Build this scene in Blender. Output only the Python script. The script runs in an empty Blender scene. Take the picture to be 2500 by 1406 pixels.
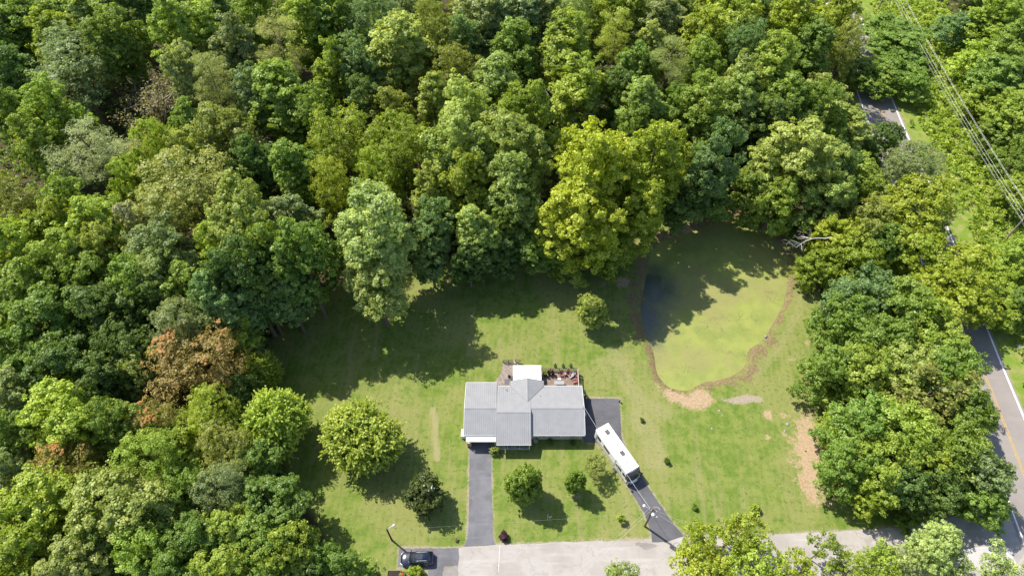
import bpy, math, random
import numpy as np
from mathutils import Vector, Matrix, Quaternion

# ------------------------------------------------------------------ camera, light, exposure
S = bpy.context.scene
COL = S.collection
CAM_H = 105.0
PITCH = math.radians(53.7)
FPX = 1667.0                       # focal length in photo pixels (2500 wide)
SUN = Vector((-0.57, 0.43, 1.0))   # towards the sun
cd = bpy.data.cameras.new('camera')
cd.sensor_width = 36.0
cd.lens = 36.0 * FPX / 2500.0
cd.clip_end = 4000.0
cam = bpy.data.objects.new('camera', cd)
COL.objects.link(cam)
cam.location = (0, 0, CAM_H)
cam.rotation_euler = (math.pi / 2 - PITCH, 0, 0)
S.camera = cam

W = bpy.data.worlds.new('World')
S.world = W
W.use_nodes = True
_n = W.node_tree.nodes
_bg = _n['Background']
_sky = _n.new('ShaderNodeTexSky')
_sky.sky_type = 'NISHITA'
_sky.sun_disc = False
_sky.sun_elevation = math.atan2(SUN.z, math.hypot(SUN.x, SUN.y))
_sky.sun_rotation = math.atan2(SUN.x, SUN.y) % (2 * math.pi)
_sky.air_density = 1.0
_sky.dust_density = 1.0
W.node_tree.links.new(_sky.outputs[0], _bg.inputs[0])
_bg.inputs[1].default_value = 0.13
sd = bpy.data.lights.new('sun', 'SUN')
sd.energy = 4.8
sd.angle = math.radians(0.5)
sd.color = (1.0, 0.95, 0.86)
sun = bpy.data.objects.new('sun', sd)
COL.objects.link(sun)
sun.rotation_euler = (-SUN).to_track_quat('-Z', 'Y').to_euler()
sun.location = (-60, 45, 140)
S.view_settings.view_transform = 'Standard'
S.view_settings.look = 'None'
S.view_settings.gamma = 1.0
S.view_settings.use_curve_mapping = False
S.view_settings.exposure = 0.82
S.cycles.max_bounces = 5
S.cycles.diffuse_bounces = 3
S.cycles.glossy_bounces = 2
S.cycles.transmission_bounces = 3
S.cycles.transparent_max_bounces = 4

rng = np.random.default_rng(7)
R_ = random.Random(11)

# ------------------------------------------------------------------ surveying: photo pixel -> place
_c, _s = math.cos(PITCH), math.sin(PITCH)
def G(px, py, z=0.0):
    u = (px - 1250) / FPX; v = (703 - py) / FPX
    d = (u, _c + v * _s, -_s + v * _c)
    t = (z - CAM_H) / d[2]
    return (d[0] * t, d[1] * t)
def proj(x, y, z):
    Z = z - CAM_H
    dep = y * _c - Z * _s; up = y * _s + Z * _c
    return (1250 + FPX * x / dep, 703 - FPX * up / dep, dep)
def GL(pts, z=0.0):
    return [G(p[0], p[1], z) for p in pts]

# ------------------------------------------------------------------ mesh helpers
class MB:
    def __init__(s): s.v = []; s.f = []
    def add(s, vs, fs):
        o = len(s.v); s.v += [tuple(p) for p in vs]; s.f += [tuple(i + o for i in q) for q in fs]; return s
    def box(s, x0, x1, y0, y1, z0, z1, m=None):
        vs = [Vector((x, y, z)) for z in (z0, z1) for y in (y0, y1) for x in (x0, x1)]
        if m is not None: vs = [m @ p for p in vs]
        return s.add(vs, [(0, 2, 3, 1), (4, 5, 7, 6), (0, 1, 5, 4), (2, 6, 7, 3), (0, 4, 6, 2), (1, 3, 7, 5)])
    def tube(s, pts, rad, n=6, cap=True):
        pts = [Vector(p) for p in pts]
        if not hasattr(rad, '__len__'): rad = [rad] * len(pts)
        rings = []
        for i, p in enumerate(pts):
            a = pts[max(i - 1, 0)]; b = pts[min(i + 1, len(pts) - 1)]
            t = (b - a).normalized() if (b - a).length > 1e-6 else Vector((0, 0, 1))
            ref = Vector((0, 0, 1)) if abs(t.z) < .9 else Vector((1, 0, 0))
            e1 = t.cross(ref).normalized(); e2 = t.cross(e1)
            rings.append([p + (e1 * math.cos(2 * math.pi * k / n) + e2 * math.sin(2 * math.pi * k / n)) * rad[i] for k in range(n)])
        return s.loft(rings, cap)
    def loft(s, rings, cap=True):
        n = len(rings[0]); vs = [p for r in rings for p in r]; fs = []
        for i in range(len(rings) - 1):
            for k in range(n):
                a = i * n + k; b = i * n + (k + 1) % n
                fs.append((a, b, b + n, a + n))
        if cap:
            fs.append(tuple(range(n))[::-1]); fs.append(tuple(range((len(rings) - 1) * n, len(rings) * n)))
        return s.add(vs, fs)
    def cyl(s, x, y, z0, z1, r, n=12, r2=None):
        return s.tube([(x, y, z0), (x, y, z1)], [r, r if r2 is None else r2], n)
    def lathe(s, x, y, prof, n=12):
        return s.loft([[Vector((x + r * math.cos(2 * math.pi * k / n), y + r * math.sin(2 * math.pi * k / n), z)) for k in range(n)] for r, z in prof])
    def prism(s, poly, z0, z1):
        n = len(poly)
        return s.add([(p[0], p[1], z0) for p in poly] + [(p[0], p[1], z1) for p in poly],
                     [tuple(range(n))[::-1], tuple(range(n, 2 * n))] + [(k, (k + 1) % n, (k + 1) % n + n, k + n) for k in range(n)])
    def build(s, name, m, parent=None, smooth=False, fix=True):
        me = bpy.data.meshes.new(name)
        me.from_pydata(s.v, [], s.f)
        if fix:
            import bmesh
            bm = bmesh.new(); bm.from_mesh(me); bmesh.ops.recalc_face_normals(bm, faces=bm.faces); bm.to_mesh(me); bm.free()
        if smooth: me.polygons.foreach_set('use_smooth', [True] * len(me.polygons))
        if m: me.materials.append(m)
        o = bpy.data.objects.new(name, me); COL.objects.link(o)
        if parent: o.parent = parent
        return o
def tag(o, label=None, cat=None, group=None, kind=None):
    if label: o['label'] = label
    if cat: o['category'] = cat
    if group: o['group'] = group
    if kind: o['kind'] = kind
    return o
def empty(name, loc, rz=0.0, label=None, cat=None, group=None):
    o = bpy.data.objects.new(name, None); COL.objects.link(o)
    o.location = loc; o.rotation_euler = (0, 0, rz); o.empty_display_size = .3
    return tag(o, label, cat, group)
def copy_tree(o, parent=None):
    c = o.copy(); COL.objects.link(c)
    if parent: c.parent = parent
    for ch in list(o.children): copy_tree(ch, c)
    return c

# ------------------------------------------------------------------ material helpers
class NT:
    def __init__(s, name):
        s.m = bpy.data.materials.new(name); s.m.use_nodes = True
        s.t = s.m.node_tree; s.b = s.t.nodes['Principled BSDF']; s.out = s.t.nodes['Material Output']
    def n(s, typ, **kw):
        q = s.t.nodes.new(typ)
        for k, v in kw.items(): setattr(q, k, v)
        return q
    def l(s, a, b): s.t.links.new(a, b)
    def val(s, sock, x):
        if isinstance(x, (int, float)): sock.default_value = x
        elif isinstance(x, (tuple, list)): sock.default_value = tuple(x) + ((1,) if len(x) == 3 and sock.type == 'RGBA' else ())
        else: s.l(x, sock)
    def math(s, op, a, b=0.0, c=None, clamp=False):
        q = s.n('ShaderNodeMath', operation=op, use_clamp=clamp); s.val(q.inputs[0], a); s.val(q.inputs[1], b)
        if c is not None: s.val(q.inputs[2], c)
        return q.outputs[0]
    def mix(s, f, a, b, blend='MIX'):
        q = s.n('ShaderNodeMix', data_type='RGBA', blend_type=blend); s.val(q.inputs[0], f); s.val(q.inputs[6], a); s.val(q.inputs[7], b)
        return q.outputs[2]
    def noise(s, scale, detail=4, rough=.55, vec=None, sc3=None, dist=0.0):
        q = s.n('ShaderNodeTexNoise'); q.inputs['Scale'].default_value = scale; q.inputs['Detail'].default_value = detail
        q.inputs['Roughness'].default_value = rough; q.inputs['Distortion'].default_value = dist
        v = vec if vec is not None else s.pos()
        if sc3:
            m = s.n('ShaderNodeMapping'); m.inputs['Scale'].default_value = sc3[:3]
            if len(sc3) > 3: m.inputs['Rotation'].default_value = (0, 0, sc3[3])
            s.l(v, m.inputs[0]); v = m.outputs[0]
        s.l(v, q.inputs['Vector']); return q.outputs[0]
    def pos(s): return s.n('ShaderNodeNewGeometry').outputs['Position']
    def objc(s): return s.n('ShaderNodeTexCoord').outputs['Object']
    def ramp(s, f, a, b, clamp=True):
        q = s.n('ShaderNodeMapRange', interpolation_type='SMOOTHSTEP'); s.val(q.inputs[0], f); q.inputs[1].default_value = a; q.inputs[2].default_value = b
        return q.outputs[0]
    def bump(s, h, strength=.4, dist=.05):
        q = s.n('ShaderNodeBump'); q.inputs['Strength'].default_value = strength; q.inputs['Distance'].default_value = dist
        s.val(q.inputs['Height'], h); s.l(q.outputs[0], s.b.inputs['Normal'])
    def set(s, col=None, rough=None, metal=None, spec=None, coat=None):
        if col is not None: s.val(s.b.inputs['Base Color'], col)
        if rough is not None: s.val(s.b.inputs['Roughness'], rough)
        if metal is not None: s.b.inputs['Metallic'].default_value = metal
        if spec is not None: s.b.inputs['Specular IOR Level'].default_value = spec
        if coat is not None: s.b.inputs['Coat Weight'].default_value = coat; s.b.inputs['Coat Roughness'].default_value = .06
        return s.m
_mc = {}
def M(name, col, rough=.6, var=.15, scale=3.0, metal=0.0, spec=.3, coat=None, dirt=None):
    if name in _mc: return _mc[name]
    t = NT(name)
    f = t.noise(scale, 4, .6, vec=t.objc())
    a = tuple(c * (1 - var) for c in col); b = tuple(min(1, c * (1 + var)) for c in col)
    c = t.mix(t.ramp(f, .3, .7), a, b)
    if dirt: c = t.mix(t.math('MULTIPLY', t.ramp(t.noise(1.3, 5, .7, vec=t.objc()), .5, .75), .5), c, dirt)
    t.set(c, rough, metal, spec, coat); _mc[name] = t.m; return t.m

def pt_in_poly(P, poly):
    x, y = P[:, 0], P[:, 1]; ins = np.zeros(len(P), bool); n = len(poly)
    for i in range(n):
        x0, y0 = poly[i]; x1, y1 = poly[(i + 1) % n]
        c = ((y0 > y) != (y1 > y))
        with np.errstate(divide='ignore', invalid='ignore'):
            xi = (x1 - x0) * (y - y0) / ((y1 - y0) if y1 != y0 else 1e-9) + x0
        ins ^= c & (x < xi)
    return ins
def poly_dist(P, pts, closed=True):
    d = np.full(len(P), 1e9); n = len(pts)
    for i in range(n if closed else n - 1):
        a = np.array(pts[i]); b = np.array(pts[(i + 1) % n]); ab = b - a
        t = np.clip(((P - a) @ ab) / max(ab @ ab, 1e-9), 0, 1)
        d = np.minimum(d, np.hypot(*(P - (a + t[:, None] * ab)).T))
    return d
def sdf(P, poly):
    d = poly_dist(P, poly); return np.where(pt_in_poly(P, poly), -d, d)
def sstep(x, a, b):
    t = np.clip((x - a) / (b - a), 0, 1); return t * t * (3 - 2 * t)
def smooth_closed(pts, k=4):
    n = len(pts); out = []
    for i in range(n):
        p0, p1, p2, p3 = [np.array(pts[(i + j) % n]) for j in (-1, 0, 1, 2)]
        for q in range(k):
            t = q / k
            out.append(tuple(.5 * (2 * p1 + (p2 - p0) * t + (2 * p0 - 5 * p1 + 4 * p2 - p3) * t * t + (3 * p1 - p0 - 3 * p2 + p3) * t ** 3)))
    return out
def smooth_open(pts, k=5):
    out = []; n = len(pts)
    for i in range(n - 1):
        p0, p1, p2, p3 = [np.array(pts[min(max(i + j, 0), n - 1)]) for j in (-1, 0, 1, 2)]
        for q in range(k):
            t = q / k
            out.append(tuple(.5 * (2 * p1 + (p2 - p0) * t + (2 * p0 - 5 * p1 + 4 * p2 - p3) * t * t + (3 * p1 - p0 - 3 * p2 + p3) * t ** 3)))
    out.append(tuple(pts[-1])); return out

# ------------------------------------------------------------------ the lie of the land (all in metres on the ground)
POND = smooth_closed(GL([(1589, 608), (1569, 701), (1561, 742), (1565, 786), (1580, 829), (1593, 863), (1599, 904), (1613, 928), (1634, 947), (1674, 955), (1703, 944), (1723, 934),
    (1755, 930), (1796, 916), (1824, 892), (1832, 855), (1861, 835), (1889, 795), (1917, 742), (1926, 701), (1928, 653), (1920, 612), (1893, 584), (1857, 551), (1808, 527),
    (1755, 535), (1695, 559), (1634, 576)]))
CLEARING = GL([(690, 790), (800, 715), (1000, 660), (1250, 630), (1480, 640), (1530, 650), (1565, 590), (1640, 545), (1750, 505), (1850, 505), (1935, 570), (1985, 640), (1995, 760), (2015, 850),
    (1985, 950), (1995, 1050), (2010, 1150), (2050, 1235), (2200, 1262), (2420, 1180), (2600, 1406), (2500, 1600), (1100, 1600), (950, 1395), (830, 1340), (760, 1220), (690, 1100), (640, 1000), (655, 880)])
WHITE_PX = [(93.9, 170), (93.05, 158.2), (91.13, 135.4), (90.15, 119.3), (89.3, 98.2), (88.22, 85), (86.6, 64.6), (85.72, 50.2), (85.0, 40), (84.3, 28), (83.4, 12), (82.5, -5)]
WHITE_LINE = smooth_open([(97.5, 215)] + WHITE_PX)
ROUGH = [(x - 10.5, y) for x, y in WHITE_LINE] + [(118, -5), (118, 60), (119, 100), (118, 140), (122, 215)]
BRUSH = [(x + 2.4, y) for x, y in WHITE_LINE] + [(118, -5), (118, 60), (119, 100), (118, 140), (122, 215)]
DRIVE = [G(*p) for p in [(1146, 1083), (1198, 1083), (1199, 1150), (1202, 1250), (1203, 1305), (1209, 1330), (1133, 1333), (1142, 1310), (1145, 1250)]]
PAD = [G(*p) for p in [(1424, 975), (1434, 973), (1470, 972), (1511, 974), (1514, 1010), (1517, 1060), (1519, 1075), (1545, 1125), (1570, 1168), (1600, 1215), (1640, 1272), (1669, 1308),
    (1630, 1321), (1591, 1323), (1590, 1300), (1572, 1250), (1540, 1200), (1505, 1145), (1470, 1095), (1459, 1080), (1424, 1080)]]
SIDE = [G(*p) for p in [(1118, 1338), (1133, 1333), (1209, 1330), (1300, 1326), (1400, 1322), (1560, 1318), (1660, 1310), (1780, 1307), (1900, 1303), (2050, 1296), (2200, 1287), (2290, 1272), (2370, 1245), (2440, 1195)]] + \
    [(80.5, 44), (80.2, 36), (79.8, 26), (79.4, 18), (74, 21.5), (66, 23.2), (50, 23.2), (20, 22.6), (-6, 22), (-6.5, 12), (-12.3, 12), (-12.3, 22)] + [G(1120, 1385)]
PATCH = [G(*p) for p in [(975, 1338), (1050, 1337), (1120, 1337), (1121, 1360), (1118, 1379), (1083, 1382), (1081, 1400), (1081, 1440), (1046, 1440), (1046, 1406), (1045, 1391), (1040, 1385), (1000, 1384), (970, 1383)]]
SAND = [G(*p) for p in [(1604, 936), (1640, 952), (1675, 962), (1708, 950), (1735, 948), (1742, 975), (1728, 998), (1690, 997), (1650, 988), (1620, 970)]]
SAND2 = [G(*p) for p in [(1950, 1012), (1975, 1010), (2005, 1080), (2030, 1215), (1990, 1225), (1960, 1200), (1945, 1140), (1940, 1070)]]
GRAVEL = [G(*p) for p in [(1755, 972), (1790, 970), (1820, 962), (1868, 971), (1868, 977), (1830, 984), (1790, 987), (1765, 980)]]
SANDSPOTS = [(1875, 1012, 14, .8), (1911, 1015, 10, .7), (1875, 1066, 9, .8), (1915, 1060, 10, .4), (1930, 1125, 9, .5), (1905, 1185, 7, .6), (1935, 870, 18, .45), (1975, 840, 14, .5), (1960, 690, 12, .8),
    (1498, 655, 12, .9), (1520, 690, 22, .8), (1770, 490, 26, .9), (1800, 510, 20, .7), (1680, 560, 26, .5), (1640, 590, 30, .6), (1250, 715, 14, .4), (1262, 1205, 22, .35), (1412, 1205, 14, .45), (1040, 1235, 22, .35), (1480, 700, 18, .5), (1300, 660, 30, .3), (1100, 690, 30, .3), (1450, 1170, 12, .45), (1395, 1215, 10, .4), (1225, 1288, 6, .5), (1114, 1318, 9, .4)]
TRACKS = [([(1057, 1000), (1064, 1040), (1063, 1080), (1068, 1120)], 1.0, .9), ([(1500, 860), (1530, 930), (1565, 985), (1620, 1005)], 3.2, .55), ([(1470, 880), (1490, 920)], 2.2, .5), ([(985, 950), (1000, 1000), (995, 1060)], 3.0, .4),
    ([(1560, 1020), (1590, 1075), (1600, 1120)], 4.0, .6), ([(1945, 610), (1955, 700), (1950, 760), (1900, 850), (1840, 930)], 1.6, .5)]

def axis(a, b, step, lo, hi):
    core = list(np.arange(a, b + 1e-6, step)); d = step; x = core[0]; L = []
    while x > lo: d *= 1.35; x -= d; L.append(x)
    d = step; x = core[-1]; Rr = []
    while x < hi: d *= 1.35; x += d; Rr.append(x)
    return np.array(L[::-1] + core + Rr)
def ground_height(P):
    d = sdf(P, POND)
    z = -1.0 * sstep(-d, -0.9, 2.2)
    return z
def make_ground():
    xs = axis(-72, 104, .62, -900, 900); ys = axis(18, 132, .62, -700, 1100)
    X, Y = np.meshgrid(xs, ys); P = np.stack([X.ravel(), Y.ravel()], 1)
    n = len(P); nx, ny = len(xs), len(ys)
    z = ground_height(P)
    me = bpy.data.meshes.new('ground')
    me.vertices.add(n); me.vertices.foreach_set('co', np.column_stack([P, z]).ravel().astype(np.float32))
    i = np.arange(nx - 1)[None, :] + nx * np.arange(ny - 1)[:, None]
    q = np.stack([i, i + 1, i + nx + 1, i + nx], -1).reshape(-1, 4)
    me.loops.add(q.size); me.loops.foreach_set('vertex_index', q.ravel().astype(np.int32))
    me.polygons.add(len(q)); me.polygons.foreach_set('loop_start', (np.arange(len(q)) * 4).astype(np.int32))
    me.polygons.foreach_set('use_smooth', np.ones(len(q), bool)); me.update(calc_edges=True)
    dp = sdf(P, POND)
    forest = sstep(sdf(P, CLEARING), -1.0, 3.0) * (1 - sstep(-sdf(P, ROUGH), -1, 1))
    rough = sstep(-sdf(P, ROUGH), -2.0, 2)
    orange = np.maximum(sstep(-sdf(P, SAND), -1.4, 1.6), .9 * sstep(-sdf(P, SAND2), -3.0, 2.2))
    for (a, b, r, w) in SANDSPOTS:
        g = G(a, b); rad = r / 14.5
        orange = np.maximum(orange, w * (1 - sstep(np.hypot(P[:, 0] - g[0], (P[:, 1] - g[1]) * .9), rad * .3, rad * 1.5)))
    # muddy bank: wide to the lower right and left, thin to the right
    bx = P - np.array(G(1745, 745)); ang = np.degrees(np.arctan2(bx[:, 1], bx[:, 0])) % 360
    wid = np.interp(ang, [0, 30, 70, 110, 150, 178, 200, 225, 250, 268, 285, 300, 318, 335, 350, 360], [.9, 2.0, 2.6, 2.2, 2.6, 3.2, 2.0, 1.3, 1.2, 1.3, 2.4, 2.6, 2.2, 1.1, .8, .9])
    mud = 1 - sstep(dp, wid * .35, wid * 1.45)
    gravel = sstep(-sdf(P, GRAVEL), -.7, .7)
    for poly in (DRIVE, PAD, PATCH, SIDE):
        d = sdf(P, poly); gravel = np.maximum(gravel, .66 * (1 - sstep(d, .1, .75)))
    rd = poly_dist(P, [(x - 3.9, y) for x, y in WHITE_LINE], False)
    gravel = np.maximum(gravel, .6 * (1 - sstep(rd, 4.2, 5.2)))
    dry = np.zeros(n)
    for pts, w, k in TRACKS:
        dry = np.maximum(dry, k * (1 - sstep(poly_dist(P, GL(pts), False), w * .25, w)))
    def att(name, a, b, c, d):
        t = me.color_attributes.new(name, 'FLOAT_COLOR', 'POINT')
        t.data.foreach_set('color', np.column_stack([a, b, c, d]).ravel().astype(np.float32))
    att('cover', forest, orange, mud, gravel); att('turf', dry, rough, np.zeros(n), np.ones(n))
    t = NT('ground_cover')
    def sep(nm):
        a = t.n('ShaderNodeVertexColor', layer_name=nm); q = t.n('ShaderNodeSeparateColor'); t.l(a.outputs[0], q.inputs[0]); return q.outputs[0], q.outputs[1], q.outputs[2], a.outputs[1]
    fo, ora, mu, gr = sep('cover'); dr, ro, _, _ = sep('turf')
    fine = t.noise(2.6, 6, .7); mid = t.noise(.55, 5, .6); big = t.noise(.075, 4, .55); big2 = t.noise(.16, 4, .6, sc3=(1, 1, 1))
    blade = t.noise(9.0, 3, .7)
    streak = t.noise(.5, 3, .55, sc3=(1.0, .12, 1, .15))
    lawn = t.mix(t.ramp(mid, .38, .62), (.090, .142, .020), (.150, .182, .040))
    lawn = t.mix(t.math('MULTIPLY', t.ramp(big, .42, .62), .8), lawn, (.182, .186, .060))
    lawn = t.mix(t.math('MULTIPLY', t.ramp(big2, .53, .70), .75), lawn, (.084, .140, .016))
    lawn = t.mix(t.math('MULTIPLY', t.ramp(streak, .5, .72), .55), lawn, (.215, .196, .085))
    wv = t.n('ShaderNodeTexWave', wave_type='BANDS', bands_direction='X'); wv.inputs['Scale'].default_value = .30; wv.inputs['Distortion'].default_value = 1.2; wv.inputs['Detail'].default_value = 2; wv.inputs['Detail Scale'].default_value = .35
    mp = t.n('ShaderNodeMapping'); mp.inputs['Rotation'].default_value = (0, 0, .10); t.l(t.pos(), mp.inputs[0]); t.l(mp.outputs[0], wv.inputs['Vector'])
    lawn = t.mix(t.math('MULTIPLY', t.ramp(wv.outputs['Fac'], .35, .75), t.math('MULTIPLY_ADD', t.ramp(big, .4, .6), .22, .10)), lawn, (.190, .205, .060))
    tuft = t.math('MULTIPLY', t.ramp(fine, .53, .70), .55)
    lawn = t.mix(tuft, lawn, (.235, .215, .10))
    lawn = t.mix(t.math('MULTIPLY', t.ramp(t.noise(1.4, 5, .7), .52, .68), .7), lawn, (.056, .098, .016))
    spk = t.math('MULTIPLY_ADD', blade, 1.3, .38)
    q = t.n('ShaderNodeVectorMath', operation='SCALE'); t.l(lawn, q.inputs[0]); t.l(spk, q.inputs[3]); lawn = q.outputs[0]
    roughc = t.mix(t.ramp(mid, .4, .65), (.13, .20, .025), (.22, .22, .07))
    c = t.mix(ro, lawn, roughc)
    jit = t.math('MULTIPLY_ADD', fine, 1.1, -.55)
    jit2 = t.math('MULTIPLY_ADD', mid, .9, -.45)
    def over(c, mask, col, lo=.35, hi=.65, k=1.0, j=jit):
        m = t.ramp(t.math('ADD', mask, j), lo, hi); m = t.math('MULTIPLY', m, t.ramp(mask, .02, .12))
        if k != 1.0: m = t.math('MULTIPLY', m, k)
        return t.mix(m, c, col)
    c = over(c, dr, (.25, .225, .11), .25, .9, .85)
    litter = t.mix(t.ramp(fine, .35, .7), (.045, .036, .02), (.085, .062, .036))
    litter = t.mix(t.math('MULTIPLY', t.ramp(mid, .45, .65), .7), litter, (.05, .075, .02))
    c = over(c, fo, litter, .3, .7, 1.0, jit2)
    mudc = t.mix(t.ramp(fine, .35, .7), (.12, .085, .042), (.235, .175, .10))
    mudc = t.mix(t.math('MULTIPLY', t.ramp(mid, .52, .68), .6), mudc, (.14, .15, .04))
    c = over(c, t.math('MULTIPLY', mu, .8), mudc, .3, .72, .9, t.math('ADD', t.math('MULTIPLY_ADD', t.noise(.45, 6, .75), 4.2, -2.1), t.math('MULTIPLY', jit, .8)))
    grc = t.mix(t.ramp(t.noise(5, 5, .7), .35, .7), (.20, .16, .11), (.37, .32, .25))
    c = over(c, gr, grc, .3, .75, .95, t.math('ADD', t.math('MULTIPLY', jit2, .9), t.math('MULTIPLY', jit, .9)))
    orc = t.mix(t.ramp(fine, .3, .7), (.27, .19, .115), (.37, .275, .175))
    orc = t.mix(t.math('MULTIPLY', t.ramp(mid, .55, .72), .7), orc, (.29, .15, .065))
    c = over(c, ora, orc, .25, .8, 1.0, t.math('ADD', t.math('MULTIPLY', jit2, 1.7), t.math('MULTIPLY', jit, 1.2)))
    t.set(c, .95, spec=.1)
    h = t.math('ADD', t.math('MULTIPLY', fine, .6), t.math('MULTIPLY', blade, .35))
    t.bump(h, .55, .12)
    me.materials.append(t.m)
    o = bpy.data.objects.new('ground', me); COL.objects.link(o); tag(o, kind='structure')
    return o
make_ground()

def sheet(name, poly, z, m, thick=0.05, kind='structure'):
    o = MB().prism(poly, z - thick, z).build(name, m); return tag(o, kind=kind)
def jag(poly, step=.7, amp=.09, seed=1):
    r = random.Random(seed); out = []
    n = len(poly)
    for i in range(n):
        a = Vector(poly[i]).to_2d() if len(poly[i]) > 2 else Vector((poly[i][0], poly[i][1])); b = Vector((poly[(i + 1) % n][0], poly[(i + 1) % n][1]))
        k = max(1, int((b - a).length / step)); nrm = Vector((-(b - a).y, (b - a).x)).normalized() if (b - a).length > 1e-6 else Vector((0, 0))
        for j in range(k): out.append(tuple(a.lerp(b, j / k) + nrm * r.uniform(-amp, amp)))
    return out

# water with duckweed
def make_pond():
    t = NT('pond_surface')
    p = t.pos()
    def blob(px, py, sx, sy):
        g = G(px, py)
        v = t.n('ShaderNodeVectorMath', operation='SUBTRACT'); t.l(p, v.inputs[0]); v.inputs[1].default_value = (g[0], g[1], -.3)
        m = t.n('ShaderNodeVectorMath', operation='MULTIPLY'); t.l(v.outputs[0], m.inputs[0]); m.inputs[1].default_value = (1 / sx, 1 / sy, 0)
        ln = t.n('ShaderNodeVectorMath', operation='LENGTH'); t.l(m.outputs[0], ln.inputs[0]); return ln.outputs[1]
    d1 = blob(1566, 768, 3.9, 7.0); d2 = blob(1590, 700, 4.4, 5.0)
    d = t.math('MINIMUM', d1, d2)
    wob = t.math('MULTIPLY_ADD', t.noise(.5, 5, .65), 1.0, -.5)
    wob = t.math('ADD', wob, t.math('MULTIPLY_ADD', t.noise(3.0, 4, .7), .5, -.25))
    weed = t.math('MULTIPLY_ADD', t.ramp(t.math('ADD', d, wob), .30, 1.6), .82, .18)
    fine = t.noise(4.5, 5, .7); mid = t.noise(.35, 5, .6); big = t.noise(.10, 3, .5)
    c = t.mix(t.ramp(mid, .35, .65), (.162, .194, .032), (.214, .236, .044))
    c = t.mix(t.math('MULTIPLY', t.ramp(big, .42, .6), .8), c, (.198, .186, .056))
    c = t.mix(t.math('MULTIPLY', t.ramp(fine, .5, .68), .5), c, (.235, .25, .075))
    crack = t.n('ShaderNodeTexVoronoi', feature='DISTANCE_TO_EDGE'); crack.inputs['Scale'].default_value = .42
    dm = t.n('ShaderNodeVectorMath', operation='ADD'); nz = t.n('ShaderNodeTexNoise'); nz.inputs['Scale'].default_value = .8; nz.inputs['Detail'].default_value = 4
    t.l(p, nz.inputs['Vector']); sc = t.n('ShaderNodeVectorMath', operation='SCALE'); sc.inputs[3].default_value = 2.6; t.l(nz.outputs[1], sc.inputs[0])
    t.l(p, dm.inputs[0]); t.l(sc.outputs[0], dm.inputs[1]); t.l(dm.outputs[0], crack.inputs['Vector'])
    cm = t.math('MULTIPLY', t.math('SUBTRACT', 1.0, t.ramp(crack.outputs[0], .0, .045)), t.ramp(t.noise(.18, 3, .5), .48, .62))
    c = t.mix(t.math('MULTIPLY', cm, .8), c, (.11, .125, .035))
    c = t.mix(t.math('MULTIPLY', t.ramp(t.noise(2.2, 3, .6), .60, .72), .5), c, (.12, .125, .036))
    c = t.mix(weed, (.026, .040, .052), c)
    t.set(c, t.math('MULTIPLY_ADD', weed, .62, .06), spec=.5)
    t.bump(t.math('MULTIPLY', fine, weed), .25, .03)
    # polygon grown a little so that the banks cut the edge
    cen = np.mean(np.array(POND), 0); poly = [tuple(cen + (np.array(q) - cen) * 1.06) for q in POND]
    o = MB().prism(poly, -.9, -.34).build('pond_water', t.m); tag(o, kind='structure')
make_pond()

# roads
def asphalt(name, a, b, crackcol=None, stain=None, s=.35):
    t = NT(name)
    f = t.noise(7, 5, .75); g = t.noise(s, 5, .6); w = t.noise(s * 2.4, 4, .6, sc3=(.25, 2.2, 1))
    c = t.mix(t.ramp(g, .32, .68), a, b)
    c = t.mix(t.math('MULTIPLY', t.ramp(w, .5, .72), .3), c, tuple(min(1, x * 1.3) for x in b))
    c = t.mix(t.math('MULTIPLY', t.ramp(f, .5, .75), .35), c, tuple(x * .7 for x in a))
    if stain: c = t.mix(t.math('MULTIPLY', t.ramp(t.noise(.22, 5, .7), .54, .7), .6), c, stain)
    if crackcol:
        v = t.n('ShaderNodeTexVoronoi', feature='DISTANCE_TO_EDGE'); v.inputs['Scale'].default_value = .17
        nz = t.n('ShaderNodeTexNoise'); nz.inputs['Scale'].default_value = .9; nz.inputs['Detail'].default_value = 5; p = t.pos(); t.l(p, nz.inputs['Vector'])
        sc = t.n('ShaderNodeVectorMath', operation='SCALE'); sc.inputs[3].default_value = 1.6; t.l(nz.outputs[1], sc.inputs[0]); ad = t.n('ShaderNodeVectorMath', operation='ADD'); t.l(p, ad.inputs[0]); t.l(sc.outputs[0], ad.inputs[1])
        t.l(ad.outputs[0], v.inputs['Vector'])
        c = t.mix(t.math('MULTIPLY', t.math('SUBTRACT', 1.0, t.ramp(v.outputs[0], .002, .013)), .28), c, crackcol)
    t.set(c, .9, spec=.2); t.bump(f, .3, .01); return t.m
A_DRIVE = asphalt('driveway_asphalt', (.108, .107, .116), (.150, .149, .160), (.06, .06, .065), (.17, .165, .165))
A_PAD = asphalt('sealed_asphalt', (.080, .079, .087), (.104, .102, .110), (.04, .04, .045))
A_PATCH = asphalt('patch_asphalt', (.100, .099, .107), (.145, .142, .146), (.07, .07, .075))
A_SIDE = asphalt('worn_street', (.270, .245, .222), (.345, .318, .292), (.15, .135, .12), (.20, .185, .17), .22)
A_MAIN = asphalt('highway_asphalt', (.205, .182, .165), (.245, .220, .200), None, None, .12)
A_OLD = asphalt('old_patch', (.18, .165, .15), (.24, .22, .205), (.12, .11, .1))
PAINT_W = M('white_road_paint', (.70, .69, .66), .7, .12, 2.0)
PAINT_Y = M('yellow_road_paint', (.42, .265, .06), .7, .15, 2.0)
road_l = [(x - 8.35, y) for x, y in WHITE_LINE]; road_r = [(x + .45, y) for x, y in WHITE_LINE]
sheet('main_road', jag(road_r + road_l[::-1], 1.5, .05, 3), .024, A_MAIN)
sheet('side_street', jag(SIDE, .8, .10, 4), .016, A_SIDE)
sheet('driveway', jag(DRIVE, .7, .05, 5), .028, A_DRIVE)
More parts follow.
